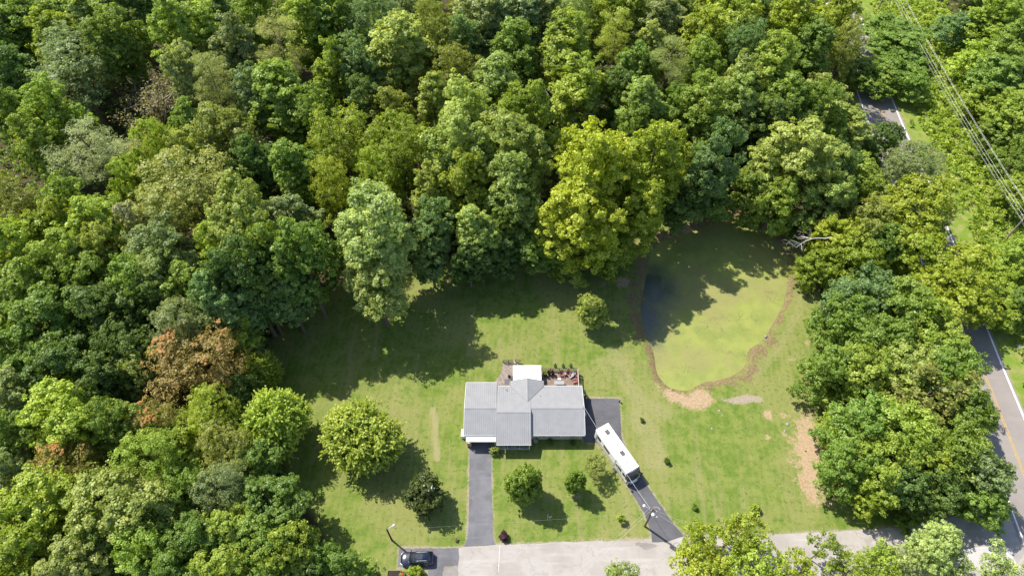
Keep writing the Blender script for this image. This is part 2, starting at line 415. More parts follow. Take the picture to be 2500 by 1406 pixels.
sheet('parking_drive', jag(PAD, .7, .05, 6), .028, A_PAD)
sheet('asphalt_patch', jag(PATCH, .6, .06, 7), .026, A_PATCH)
sheet('street_patch', jag([G(*p) for p in [(1551, 1324), (1590, 1325), (1605, 1333), (1585, 1340), (1572, 1342), (1565, 1334), (1551, 1331)]], .4, .1, 8), .022, A_OLD)
sheet('street_patch', jag([G(*p) for p in [(1083, 1383), (1118, 1380), (1119, 1440), (1083, 1440)]], .5, .06, 9), .022, A_OLD)
sheet('street_patch', jag([G(*p) for p in [(2330, 1345), (2420, 1330), (2470, 1345), (2490, 1410), (2400, 1400)]], .7, .1, 10), .022, asphalt('pale_patch', (.36, .34, .33), (.44, .42, .40)))
def strip(name, line, off, w, z, m, label, y0=-900, y1=900, cat='road marking', group=None):
    pts = [(x + off, y) for x, y in line if y0 <= y <= y1]
    poly = [(x + w / 2, y) for x, y in pts] + [(x - w / 2, y) for x, y in pts[::-1]]
    o = MB().prism(poly, z - .006, z).build(name, m); return tag(o, label, cat, group)
strip('edge_line', WHITE_LINE, 0, .30, .030, PAINT_W, 'white edge line along the right side of the main road', group='painted lines on the main road')
strip('edge_line', WHITE_LINE, -7.7, .24, .030, PAINT_W, 'white edge line along the left, wooded side of the main road', group='painted lines on the main road')
strip('centre_line', WHITE_LINE, -3.80, .11, .030, PAINT_Y, 'left stripe of the double yellow centre line on the main road', group='painted lines on the main road')
strip('centre_line', WHITE_LINE, -3.52, .11, .030, PAINT_Y, 'right stripe of the double yellow centre line on the main road', group='painted lines on the main road')
strip('seam_line', [G(1220.5, 1331), G(1219, 1350), G(1218, 1372), G(1217, 1395)], 0, .08, .026, M('pale_seam', (.46, .44, .41), .8, .2, 3), 'thin pale line across the side street below the straight driveway', cat='road marking')

# ------------------------------------------------------------------ trees
def leaf_mat():
    t = NT('foliage')
    oi = t.n('ShaderNodeObjectInfo'); a = t.n('ShaderNodeAttribute', attribute_name='v')
    v = a.outputs['Fac']
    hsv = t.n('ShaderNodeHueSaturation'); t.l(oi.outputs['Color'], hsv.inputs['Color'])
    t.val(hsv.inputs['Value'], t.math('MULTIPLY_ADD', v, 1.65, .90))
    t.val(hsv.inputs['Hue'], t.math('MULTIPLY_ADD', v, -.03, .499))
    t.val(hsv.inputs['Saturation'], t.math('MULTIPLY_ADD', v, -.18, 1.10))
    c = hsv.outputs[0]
    t.set(c, .42, spec=.30)
    tr = t.n('ShaderNodeBsdfTranslucent')
    tc = t.mix(1.0, c, (1.25, 1.2, .45), 'MULTIPLY'); t.l(tc, tr.inputs[0])
    mx = t.n('ShaderNodeMixShader'); mx.inputs[0].default_value = .48
    t.l(t.b.outputs[0], mx.inputs[1]); t.l(tr.outputs[0], mx.inputs[2]); t.l(mx.outputs[0], t.out.inputs[0])
    return t.m
LEAF = leaf_mat()
BARK = M('bark', (.16, .125, .095), .9, .3, 6.0, spec=.1)
BARK_PALE = M('pale_bark', (.42, .38, .33), .9, .2, 5.0, spec=.1)
DEADWOOD = M('dead_wood', (.30, .245, .19), .9, .25, 5.0, spec=.1)

def unit(v): return v / np.maximum(np.linalg.norm(v, axis=1, keepdims=True), 1e-9)
def leaf_arrays(c, nrm, size, aspect, g):
    n = len(c); t = unit(np.cross(nrm, g.normal(size=(n, 3)))); b = np.cross(nrm, t)
    L = size[:, None] * .5
    wv = (size * aspect)[:, None] * .5
    fold = nrm * (size * .12)[:, None]
    return np.stack([c - t * L, c + b * wv + fold, c + t * L, c - b * wv + fold], 1)
def leaf_mesh(name, quads, var, mat):
    n = len(quads); me = bpy.data.meshes.new(name)
    me.vertices.add(4 * n); me.vertices.foreach_set('co', quads.reshape(-1).astype(np.float32))
    me.loops.add(4 * n); me.loops.foreach_set('vertex_index', np.arange(4 * n, dtype=np.int32))
    me.polygons.add(n); me.polygons.foreach_set('loop_start', (np.arange(n) * 4).astype(np.int32)); me.update(calc_edges=True)
    a = me.attributes.new('v', 'FLOAT', 'FACE'); a.data.foreach_set('value', var.astype(np.float32))
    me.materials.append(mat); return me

def crown_mesh(name, seed, R, z0, z1, prof, nl=22, lr=.34, ncl=20, rc=.6, nleaf=30, leaf=.38, aspect=.75, flat=.8, spread=.62, wob=.22, up=.45, spiky=0.0, needle=False, hole=0.0, core=26, stray=.20):
    g = np.random.default_rng(seed); H = z1 - z0
    # lobes on the envelope
    lob = []; tries = 0
    while len(lob) < nl and tries < 4000:
        tries += 1
        t = g.random() ** .85; ph = g.random() * 2 * math.pi
        rr = prof(t) * R * (1 + wob * math.sin(2 * ph + seed) + wob * .6 * math.sin(3 * ph + seed * 1.7 + 4 * t))
        if g.random() > .25 + .75 * prof(t): continue
        k = spread if g.random() < .8 else spread * .45
        rad = R * lr * (.7 + .6 * g.random())
        p = np.array([math.cos(ph) * rr * k, math.sin(ph) * rr * k, z0 + H * (.08 + .84 * t)])
        if any(np.linalg.norm((p - q[0]) * (1, 1, .8)) < .55 * (rad + q[1]) * .95 for q in lob): continue
        lob.append((p, rad, .5 + .5 * g.random()))
    C, Nn, V, RC, AX = [], [], [], [], []
    for p, rad, lv in lob:
        m = max(5, int(ncl * (rad / (R * lr)) ** 2))
        outw = np.array([p[0], p[1], 0.0]); outw = outw / (np.linalg.norm(outw) + 1e-6)
        d = unit(g.normal(size=(m, 3)) + np.array([0, 0, up]) + outw * .55)
        c = p + d * rad * (.72 + .33 * g.random((m, 1))) * np.array([1, 1, flat])
        sm = g.random(m) < stray; c[sm] += d[sm] * rad * (.15 + .45 * g.random((sm.sum(), 1)))
        if hole > 0: keep = g.random(m) > hole; c, d = c[keep], d[keep]
        C.append(c); Nn.append(d); V.append(np.full(len(c), lv) + g.normal(0, .22, len(c))); RC.append(rc * (.65 + .7 * g.random(len(c))))
    C = np.concatenate(C); Nn = np.concatenate(Nn); V = np.concatenate(V); RC = np.concatenate(RC)
    low = C[:, 2] < .35
    C[low, 2] = .35 + .2 * g.random(low.sum())
    m = len(C); idx = np.repeat(np.arange(m), nleaf); n = len(idx)
    d = unit(g.normal(size=(n, 3)) + Nn[idx] * .7)
    rr = RC[idx][:, None] * (.35 + .65 * g.random((n, 1)) ** .6)
    if spiky > 0:
        ax = unit(Nn + g.normal(0, .35, (m, 3)) + np.array([0, 0, .15]))
        s = (g.random((n, 1)) * 2 - .8)
        P = C[idx] + ax[idx] * s * RC[idx][:, None] * spiky + d * RC[idx][:, None] * .32 * (1.25 - np.abs(s) * .6)
        nr = unit(d + .4 * Nn[idx] + np.array([0, 0, .35]) + .35 * g.normal(size=(n, 3)))
    elif needle:
        P = C[idx] + d * rr * np.array([1.25, 1.25, .38]); nr = unit(d * .4 + np.array([0, 0, .9]) + .5 * g.normal(size=(n, 3)))
    else:
        P = C[idx] + d * rr * np.array([1, 1, .72]); nr = unit(.5 * d + .6 * Nn[idx] + np.array([0, 0, .25]) + .52 * g.normal(size=(n, 3)))
    sz = leaf * (.65 + .7 * g.random(n))
    Q = leaf_arrays(P, nr, sz, np.full(n, aspect), g)
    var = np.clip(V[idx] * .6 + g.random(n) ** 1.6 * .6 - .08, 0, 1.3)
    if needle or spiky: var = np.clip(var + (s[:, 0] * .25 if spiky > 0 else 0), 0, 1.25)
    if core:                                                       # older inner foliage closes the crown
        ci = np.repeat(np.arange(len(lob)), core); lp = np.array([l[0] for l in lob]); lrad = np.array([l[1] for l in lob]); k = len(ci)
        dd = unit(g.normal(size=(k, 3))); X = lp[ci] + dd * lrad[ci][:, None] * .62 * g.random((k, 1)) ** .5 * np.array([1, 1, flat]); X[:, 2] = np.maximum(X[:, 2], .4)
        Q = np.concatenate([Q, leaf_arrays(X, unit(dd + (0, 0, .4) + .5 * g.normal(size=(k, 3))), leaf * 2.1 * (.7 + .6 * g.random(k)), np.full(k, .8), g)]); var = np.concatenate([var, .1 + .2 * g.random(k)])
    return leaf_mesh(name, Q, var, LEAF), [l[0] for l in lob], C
def trunk_mesh(name, lobes, z0, zt, r, mat, seed, twigs=None, kmax=12):
    g = random.Random(seed); mb = MB(); bend = [(g.uniform(-.3, .3), g.uniform(-.3, .3)) for _ in range(5)]
    top = zt; pts = [(0, 0, -.15)] + [(bend[i][0] * i * .35, bend[i][1] * i * .35, top * (i + 1) / 5) for i in range(5)]
    mb.tube(pts, [r * 1.35, r * 1.0, r * .85, r * .68, r * .48, r * .2], 8)
    for k, l in enumerate(sorted(lobes, key=lambda q: q[2])[:kmax]):
        zb = max(z0 * .55, min(l[2] - .45 * math.hypot(l[0], l[1]) - .4, top * .92)); f = zb / top * 5 - 1; i = max(0, min(3, int(f)))
        a = Vector(pts[i + 1]).lerp(Vector(pts[min(i + 2, 5)]), max(0, min(1, f - i))); a.z = zb
        b = Vector(l); mid = a.lerp(b, .5) + Vector((g.uniform(-.3, .3), g.uniform(-.3, .3), .35))
        rb = r * .34 * (1 - .4 * zb / top); mb.tube([a, mid, b], [rb, rb * .7, rb * .25], 5)
        if twigs is not None:
            near = twigs[np.argsort(np.linalg.norm(twigs - np.array(l), axis=1))[:9]]
            for q in near: mb.tube([b, b.lerp(Vector(q), .5) + Vector((0, 0, .1)), Vector(q)], [rb * .3, rb * .22, rb * .1], 3, False)
    me = mb.build(name, mat); bpy.data.objects.remove(COL.objects[me.name]) if False else None
    d = me.data; bpy.data.objects.remove(me); d.name = name; return d

pr_round = lambda t: max(.12, math.sin(math.pi * min(1, .16 + .80 * t)) ** .6)
pr_tall = lambda t: max(.12, (math.sin(math.pi * (.10 + .84 * t))) ** .75 * (1.08 - .35 * t))
pr_dome = lambda t: max(.2, math.sqrt(max(0, 1 - max(0, t - .22) ** 2 / .64)) * (1 if t > .22 else .82 + .8 * t))
pr_cone = lambda t: max(.12, 1.02 - .85 * t) * (1 if t > .15 else .6 + 2.6 * t)
pr_ovoid = lambda t: max(.15, math.sin(math.pi * (.12 + .82 * t ** .85)) ** .7)
pr_low = lambda t: max(.25, math.sqrt(max(0, 1 - (t * .93) ** 2)))

LIB = {}
def add_type(k, n, R, H, z0, prof, r, mat=None, twig=False, kmax=12, **kw):
    L = []
    for i in range(n):
        cm, lob, cl = crown_mesh('crown', hash_(k) + i * 17, R, z0, H, prof, **kw)
        tm = trunk_mesh('trunk', [tuple(q) for q in lob], z0, H * .86, r, mat or BARK, i + 3, cl if twig else None, kmax)
        L.append((cm, tm))
    LIB[k] = (L, R, H)
def hash_(k): return sum((i + 1) * ord(ch) for i, ch in enumerate(k)) * 31
add_type('B', 6, 6.0, 24, 6, pr_round, .36, nl=42, lr=.25, ncl=19, rc=.56, nleaf=40, leaf=.32, wob=.3)
add_type('T', 5, 5.2, 27, 5, pr_tall, .36, nl=54, lr=.25, ncl=16, rc=.54, nleaf=40, leaf=.32, wob=.28)
add_type('F', 3, 5.6, 24, 7, pr_dome, .34, nl=26, lr=.33, ncl=30, rc=.50, nleaf=24, leaf=.30, aspect=.4, up=.7)       # fine feathery leaves
add_type('P', 4, 5.0, 23, 9, pr_dome, .28, twig=True, kmax=26, nl=24, lr=.28, ncl=16, rc=.75, nleaf=30, leaf=.50, aspect=.12, flat=.35, needle=True, hole=.15, core=0)
add_type('S', 4, 4.6, 15, 3.5, pr_round, .22, twig=True, kmax=22, nl=24, lr=.27, ncl=13, rc=.55, nleaf=20, leaf=.36, aspect=.7, wob=.35, spread=.75, hole=.2, core=8)
add_type('G', 5, 5.0, 13, 2.0, pr_low, .26, nl=32, lr=.30, ncl=20, rc=.50, nleaf=38, leaf=.28, spread=.74, wob=.3)
add_type('M', 2, 5.2, 10.5, 1.2, pr_ovoid, .24, nl=95, lr=.21, ncl=20, rc=.34, nleaf=24, leaf=.27, aspect=.55, spiky=1.9, spread=.78, wob=.15, up=.25, core=40, stray=.05)
add_type('C', 3, 2.6, 7.0, .7, pr_ovoid, .13, nl=40, lr=.30, ncl=22, rc=.30, nleaf=26, leaf=.22, spread=.7, wob=.12)
add_type('K', 2, 2.5, 8.0, .9, pr_ovoid, .12, nl=48, lr=.28, ncl=26, rc=.26, nleaf=26, leaf=.21, aspect=.4, spread=.74, wob=.05)
add_type('U', 4, 1.2, 2.0, .1, pr_low, .05, nl=12, lr=.34, ncl=10, rc=.24, nleaf=18, leaf=.20, spread=.66)
def bare_mesh(name, seed, H, spread, r, mat, depth=4, up=.55, leafy=0):
    g = random.Random(seed); mb = MB(); tips = []
    def grow(p, d, L, r, k):
        n = 3; pts = [p]; q = p.copy(); dd = d.copy()
        for i in range(n):
            dd = (dd + Vector((g.uniform(-.22, .22), g.uniform(-.22, .22), g.uniform(-.08, .14)))).normalized(); q = q + dd * (L / n); pts.append(q.copy())
        mb.tube(pts, [r, r * .85, r * .7, r * .5], 6 if k > 2 else 4, k == depth)
        tips.append((q.copy(), k))
        if k == 0: return
        for j in range(g.randint(2, 4)):
            a = pts[g.randint(1, 3)]; ax = Vector((g.uniform(-1, 1), g.uniform(-1, 1), g.uniform(-.3, up))).normalized()
            grow(a, (dd * .5 + ax * spread).normalized(), L * g.uniform(.5, .8), r * .5, k - 1)
    grow(Vector((0, 0, -.1)), Vector((.03, .02, 1)), H * .5, r, depth)
    o = mb.build(name, mat); d = o.data; bpy.data.objects.remove(o); d.name = name; return d, tips
# bare or thinly leaved trees
DEAD = []
for i in range(3):
    bm_, tips = bare_mesh('trunk', 40 + i, 16, .9, .24, DEADWOOD, 5)
    g = np.random.default_rng(i + 5); c = np.array([tuple(t[0]) for t in tips if t[1] <= 2]); idx = np.repeat(np.arange(len(c)), 7)
    P = c[idx] + g.normal(0, .42, (len(idx), 3)); nr = unit(g.normal(size=(len(idx), 3)) + (0, 0, .6))
    cm = leaf_mesh('crown', leaf_arrays(P, nr, .30 * (.6 + .8 * g.random(len(idx))), np.full(len(idx), .5), g), g.random(len(idx)), LEAF)
    DEAD.append((cm, bm_))
LIB['D'] = (DEAD, 4.6, 15)

COLS = {  # leaf colours
 'mid': (.105, .178, .030), 'bright': (.150, .225, .034), 'light': (.175, .238, .058), 'lime': (.190, .262, .040), 'yellow': (.185, .245, .024), 'yg': (.150, .215, .024),
 'dark': (.068, .122, .027), 'blue': (.098, .170, .056), 'grey': (.142, .192, .072), 'pale': (.190, .252, .080), 'olive': (.142, .180, .036), 'feather': (.152, .192, .048),
 'orange': (.175, .160, .042), 'gold': (.190, .185, .040), 'brown': (.185, .170, .080), 'cream': (.32, .33, .14), 'purple': (.07, .028, .034), 'magnolia': (.055, .082, .018), 'dead': (.15, .11, .08), 'kudzu': (.170, .250, .032)}
CWORD = {'mid': 'mid green', 'bright': 'bright green', 'light': 'light green', 'lime': 'lime green', 'yellow': 'vivid yellow-green', 'yg': 'yellow-green', 'dark': 'dark green', 'blue': 'bluish green',
 'grey': 'grey-green', 'pale': 'pale green', 'olive': 'olive green', 'feather': 'feathery olive', 'orange': 'orange', 'gold': 'golden orange', 'brown': 'brownish', 'cream': 'cream', 'purple': 'purple', 'magnolia': 'dark glossy', 'dead': 'bare brown', 'kudzu': 'fresh green'}
SWORD = {'B': 'broad', 'T': 'tall', 'F': 'fine-leaved', 'P': 'open-crowned', 'S': 'thin', 'G': 'bushy', 'M': 'rounded', 'C': 'compact', 'K': 'oval', 'U': 'low', 'D': 'nearly leafless'}
TREES = []
_vi = {}
def plant(typ, x, y, R, h, col, name='tree', label=None, cat='tree', group=None, jit=.12, var=None, mark=None, rz=None):
    L, R0, H0 = LIB[typ]; _vi[typ] = _vi.get(typ, R_.randint(0, 5)) + 1
    cm, tm = L[(_vi[typ] if var is None else var) % len(L)]
    rz = R_.uniform(0, 6.28) if rz is None else rz
    root = empty(name, (x, y, float(ground_height(np.array([[x, y]]))[0])), rz); root.scale = (R / R0, R / R0, h / H0)
    c = COLS[col]; k = 1 + R_.uniform(-jit, jit); w = R_.uniform(-jit, jit) * .6
    for nm, me in (('crown', cm), ('trunk', tm)):
        o = bpy.data.objects.new(nm, me); COL.objects.link(o); o.parent = root
        o.color = (c[0] * k * (1 + w), c[1] * k, c[2] * k * (1 - w), 1)
    tag(root, label, cat, group)
    q = proj(x, y, h * .68)
    TREES.append(dict(o=root, px=q[0], py=q[1], w=2 * R * FPX / q[2], x=x, y=y, R=R, h=h, col=col, typ=typ, mark=mark, label=label))
    return root
POND_IN = np.array(POND)
def stand(px, py, wpx, h, typ, col, label=None, mark=None, zc=.68, name='tree', cat='tree', group='trees of the surrounding wood', **kw):
    z = h * zc; x, y = G(px, py, z); dep = proj(x, y, z)[2]; R = wpx * dep / FPX / 2 * 1.12
    return plant(typ, x, y, R, h, col, name, label, cat, group, mark=mark, **kw)

# crowns picked out of the photograph: centre of the crown, its width in photo pixels, height of the tree in metres
WOOD = [
 (75,50,160,25,'B','mid'),(8,95,120,24,'B','dark'),(224,50,140,25,'T','light'),(285,100,130,25,'B','mid'),(134,90,110,25,'T','yg'),(172,165,185,24,'F','grey','large rounded grey-green tree with fine leaves at the upper left','the large rounded grey-green tree'),
 (300,12,110,25,'B','dark'),(448,60,160,27,'B','bright','big bright green tree near the top edge, left of the middle','the big bright tree at the top'),(572,105,110,25,'T','grey'),(522,20,110,24,'B','blue'),
 (682,110,115,25,'P','feather','tall olive pine with thin brown lower branches near the top edge','the tall olive pine'),(750,45,120,26,'T','bright'),(820,50,110,25,'T','mid'),(620,20,110,25,'B','mid'),(30,190,130,24,'B','dark'),
 (352,215,165,20,'D','brown','thin brownish dying tree in the upper left wood','the thin brownish dying tree'),(525,210,95,25,'P','feather','small olive pine with dark limbs right of the dying tree','the small olive pine'),(455,180,100,24,'B','grey'),
 (130,265,120,24,'B','bright'),(25,285,110,24,'B','mid'),(218,365,165,22,'P','grey','grey-green pine with drooping feathery branches left of the bare bush','the drooping grey-green pine'),(85,345,110,23,'B','bright'),
 (340,392,80,13,'D','dead','bare brown dead tree among the green crowns at left','the bare dead tree'),(385,358,95,22,'F','yg'),(463,305,95,22,'T','mid'),(548,335,165,24,'B','olive','broad olive green domed tree with a deeply shaded right side','the broad olive dome'),
 (690,235,165,26,'T','bright','tall bright green tree right of the small olive pine','the tall bright tree'),(622,225,110,24,'T','grey'),(475,385,110,22,'B','light'),(330,440,100,22,'B','kudzu'),
 (440,470,240,25,'F','feather','very large feathery olive tree in the middle of the left wood','the very large feathery tree'),(40,505,140,22,'F','olive'),(174,500,120,22,'B','mid'),
 (335,550,85,21,'T','cream','cream flowering tree on the left flank of the feathery tree','the cream flowering tree'),(140,560,130,22,'B','yg'),(240,550,140,22,'B','bright'),(50,610,170,23,'B','yg'),(165,645,150,22,'B','bright'),(250,620,120,21,'B','olive'),
 (405,605,150,22,'B','grey'),(600,545,170,29,'B','light','broad light green tree above the left end of the lawn','the broad light green tree'),(715,545,130,24,'T','grey'),(535,600,110,22,'B','bright'),(722,410,120,24,'T','mid'),(625,405,120,21,'B','dark'),
 (400,675,130,20,'B','pale'),(914,45,140,25,'F','blue','rounded bluish green tree at the top edge','the rounded bluish tree at the top'),(970,115,165,27,'T','light','tall light green tree below the rounded bluish tree at the top','the tall light green tree'),
 (1053,58,85,24,'F','olive'),(874,160,120,24,'B','blue'),(815,165,95,25,'T','bright'),(1080,118,90,24,'B','olive'),(1128,100,95,23,'B','blue'),(1178,40,150,25,'T','grey'),(1262,35,140,25,'T','grey'),(1258,120,130,23,'B','mid'),
 (1118,185,120,25,'F','olive'),(1205,205,140,25,'T','light'),(950,280,110,22,'B','olive'),(892,260,110,22,'B','dark'),(775,285,110,23,'B','mid'),
 (835,350,150,25,'F','yg','smooth domed yellow-green tree, left of a matching pair','the left yellow-green dome'),(963,365,165,25,'F','yg','smooth domed yellow-green tree, right of a matching pair','the right yellow-green dome'),(925,440,120,22,'F','yg'),(812,460,115,22,'F','yg'),
 (1068,250,100,24,'T','light'),(1140,285,150,28,'B','light'),(1287,280,130,27,'B','bright'),(1120,365,165,28,'B','light','tallest light green tree in the middle of the wood','the tallest light green tree'),(1245,365,175,28,'B','light'),
 (1135,450,130,25,'T','yg'),(1255,455,150,27,'T','light'),(1048,465,90,22,'T','light'),(912,565,200,28,'B','pale','big pale cream-green tree leaning out over the lawn','the big pale tree'),(918,690,150,19,'B','pale'),
 (1058,545,105,20,'B','blue','bluish green tree right of the big pale tree','the bluish tree by the lawn'),(1163,560,110,20,'T','light'),(1240,545,110,18,'B','mid'),(735,620,150,27,'B','mid'),(650,635,140,26,'B','mid'),(596,675,150,26,'B','dark'),
 (700,715,110,18,'B','blue'),(1050,625,90,14,'B','blue'),(1145,630,90,13,'B','dark'),(1230,610,110,13,'B','dark'),(1310,590,100,14,'B','mid'),
 (1390,20,120,25,'F','pale'),(1382,110,150,27,'T','bright'),(1412,205,140,25,'T','bright'),(1320,30,100,24,'B','grey'),(1500,98,85,24,'P','yg','yellow-green pine branch crown right of the tall trees at the top','the yellow-green pine'),
 (1513,20,130,25,'B','bright'),(1613,55,130,24,'T','grey'),(1709,95,130,25,'T','yg'),(1790,35,150,27,'B','bright'),(1812,122,105,25,'F','blue','rounded blue-green tree in the upper right wood','the rounded blue-green tree'),
 (1630,170,110,24,'P','feather','feathery olive pine in the middle of the upper right wood','the feathery olive pine'),(1592,120,90,24,'T','light'),(1883,160,130,27,'T','lime','tall lime green tree left of the main road','the tall lime tree'),(1947,55,140,26,'B','yg'),
 (1556,170,100,22,'B','mid'),(1712,165,120,24,'B','mid'),(1805,200,120,25,'T','light'),(1567,255,110,23,'T','light'),(1712,262,140,24,'B','bright'),(1795,250,115,24,'T','light'),(1510,225,90,20,'B','dark'),(1648,270,90,21,'B','mid'),
 (1450,415,195,32,'B','yellow','huge vivid yellow-green tree beside the pond','the huge yellow tree'),(1420,535,180,26,'B','yellow'),(1592,395,170,29,'B','yg','yellow-green tree right of the huge yellow tree','the second yellow-green tree'),(1560,510,130,22,'B','yg'),
 (1460,600,150,12,'G','bright'),(1375,590,100,13,'B','bright'),(1752,385,120,27,'B','blue','grey-blue green tree above the top of the pond','the grey-blue tree above the pond'),(1688,400,80,19,'B','yg'),(1958,375,175,24,'B','light','broad light green tree between pond and main road','the broad light tree'),
 (1870,300,130,20,'B','dark'),(1549,310,90,19,'B','mid'),(1905,250,120,23,'T','mid'),(1990,270,120,23,'B','mid'),(1735,470,110,13,'B','mid'),(1660,490,110,14,'B','dark'),(1840,450,120,13,'G','mid'),(1900,480,110,15,'G','bright'),
 (2048,25,110,24,'B','yg'),(1985,115,120,24,'T','mid'),(2065,112,85,22,'F','olive'),(2000,235,120,15,'B','light'),(2036,305,140,15,'B','light'),(2188,92,160,9.5,'B','mid','large mid green tree right beside the main road near the top edge','the large roadside tree'),(2200,185,115,8,'G','mid'),(2118,165,125,8,'G','mid'),
 (2092,425,115,12,'G','bright'),(2045,410,110,18,'B','dark'),(2020,480,120,15,'G','light'),(2228,395,130,13,'F','grey','grey-green roadside tree right above the leaning yellow-green tree','the grey-green roadside tree'),
 (2240,505,180,15,'G','yg','yellow-green tree leaning over the main road','the leaning yellow-green tree'),(2235,590,165,13,'G','yg'),(2125,545,130,13,'G','olive'),(2060,580,110,12,'G','yg'),(2085,630,130,11,'G','yg'),(2150,600,110,12,'G','mid'),(2010,650,90,8,'G','yg'),
 (2340,695,200,14,'G','yg','wide yellow-green tree straddling the main road edge','the wide yellow-green road tree'),(2110,720,150,13,'G','blue','bluish green tree at the top of the right-hand grove','the bluish grove tree'),(2195,745,165,13,'G','mid'),(2075,775,120,12,'G','mid'),(2270,810,150,13,'G','bright'),(2160,825,160,13,'G','mid'),
 (2035,895,120,12,'G','mid'),(2110,905,140,13,'G','bright'),(2200,900,150,13,'G','light'),(2320,900,150,13,'G','mid'),(2270,960,180,14,'S','feather','thin olive tree with pale twigs in the right-hand grove','the thin olive tree of the grove'),
 (2048,1040,80,6,'G','lime','small lime green bush tree beside the bare sandy bank','the lime bush tree'),(2130,1030,150,13,'G','mid'),(2200,1050,170,14,'G','bright'),(2370,1000,130,12,'G','mid'),(2085,1120,130,11,'G','mid'),(2150,1120,150,12,'G','bright'),
 (2245,1110,140,12,'G','yg'),(2340,1090,150,13,'G','mid'),(2400,1150,130,12,'G','grey'),(2135,1180,105,9,'G','yg'),(2290,1170,130,11,'G','dark'),(2390,1210,120,9,'G','mid'),(2205,1185,120,10,'G','dark'),
 # left and lower left
 (60,720,170,21,'B','bright'),(120,790,190,21,'B','mid'),(250,760,160,20,'B','dark'),(330,700,130,20,'B','mid'),(215,690,140,20,'B','mid'),(300,860,150,18,'B','dark'),(550,725,140,22,'B','blue'),(470,700,140,19,'B','mid'),(380,740,110,18,'B','dark'),
 (640,720,110,18,'B','dark'),(447,795,150,19,'F','grey','pale grey-olive rounded tree above the orange tree','the pale grey-olive tree'),(478,885,205,17,'F','orange','large orange-flushed tree at the lawn end of the left wood','the large orange tree'),
 (590,795,95,15,'T','kudzu'),(633,893,80,9,'M','bright','small bright green tree with a reddish centre right of the orange tree','the small bright tree'),(346,905,80,16,'S','pale'),(575,740,90,15,'B','mid'),(600,850,80,10,'B','dark'),
 (40,870,150,19,'B','mid'),(45,960,150,18,'B','grey'),(160,900,160,19,'B','dark'),(250,935,130,17,'B','dark'),(170,1010,190,19,'B','kudzu','fresh green broad tree in the lower left wood','the fresh green tree at lower left'),(285,1035,130,18,'B','mid'),
 (390,1035,125,16,'F','gold','orange-tinged tree below the large orange tree','the orange-tinged tree'),(505,1015,140,16,'F','yg'),(580,960,100,11,'B','dark'),(372,1115,155,17,'F','kudzu'),(145,1140,150,16,'F','gold','golden orange tree at the lower left, apart from the others','the golden orange tree'),
 (30,1060,130,18,'B','mid'),(555,1095,140,15,'F','olive'),(20,1160,110,17,'B','grey'),(100,1235,200,18,'B','kudzu'),(285,1235,220,18,'B','light','very broad light green tree at the lower left','the very broad light green tree'),
 (545,1190,130,15,'F','grey'),(455,1190,120,14,'B','mid'),(660,1220,150,13,'B','mid'),(620,1130,120,12,'B','mid'),(65,1350,185,18,'B','yg'),(185,1385,150,17,'B','pale'),(230,1330,130,16,'B','mid'),(350,1345,150,16,'B','bright'),(470,1320,140,15,'B','mid'),
 (560,1290,130,14,'B','bright'),(430,1400,140,15,'B','mid'),(540,1395,140,14,'B','bright'),(640,1310,130,13,'B','mid'),(690,1350,140,12,'G','bright'),(620,1400,120,12,'G','mid'),(785,1370,110,8,'G','mid'),(740,1400,110,8,'G','dark'),(850,1395,90,3.5,'G','bright'),
 # right edge
 (2345,62,95,9,'G','blue'),(2440,30,120,16,'B','kudzu','bright green tree in the top right corner','the top right corner tree'),(2480,110,120,17,'B','mid'),(2400,135,110,10,'G','kudzu'),(2450,190,130,16,'B','mid'),(2440,250,110,10,'G','bright'),(2480,270,110,15,'B','bright'),
 (2460,330,100,9,'G','mid'),(2490,380,100,12,'G','mid'),(2490,470,90,9,'G','bright'),(2445,660,110,7,'G','kudzu'),(2490,620,100,9,'G','bright'),(2440,740,100,7,'G','kudzu'),(2490,740,90,8,'G','mid'),
]
for w in WOOD:
    stand(w[0], w[1], w[2], w[3], w[4], w[5], w[6] if len(w) > 6 else None, w[7] if len(w) > 7 else None, name='pine_tree' if w[4] == 'P' else 'dead_tree' if w[4] == 'D' else 'broadleaf_tree')

# understorey that shows in the gaps between the picked crowns
def in_wood(x, y, m=1.0):
    P = np.array([[x, y]])
    return sdf(P, CLEARING)[0] > m and sdf(P, BRUSH)[0] > m and poly_dist(P, [(a - 3.9, b) for a, b in WHITE_LINE], False)[0] > 6.5
gy = 22.0
fill = []
while gy < 205:
    gx = -150.0
    while gx < 150:
        x = gx + R_.uniform(-2.6, 2.6); y = gy + R_.uniform(-2.6, 2.6); gx += 7.6
        h = R_.uniform(9, 15) if x < 70 else R_.uniform(7, 11)
        q = proj(x, y, h * .7)
        if not (-60 < q[0] < 2560 and -75 < q[1] < 1460) or not in_wood(x, y): continue
        R = R_.uniform(3.0, 4.4)
        if any(math.hypot(t['x'] - x, t['y'] - y) < .80 * (t['R'] + R) for t in TREES): continue
        plant('B' if h > 13 else 'G', x, y, R, h, R_.choice(['mid', 'mid', 'dark', 'blue', 'olive', 'bright', 'grey']), 'broadleaf_tree', None, 'tree', 'trees of the surrounding wood')
    gy += 7.6
print('trees', len(TREES))

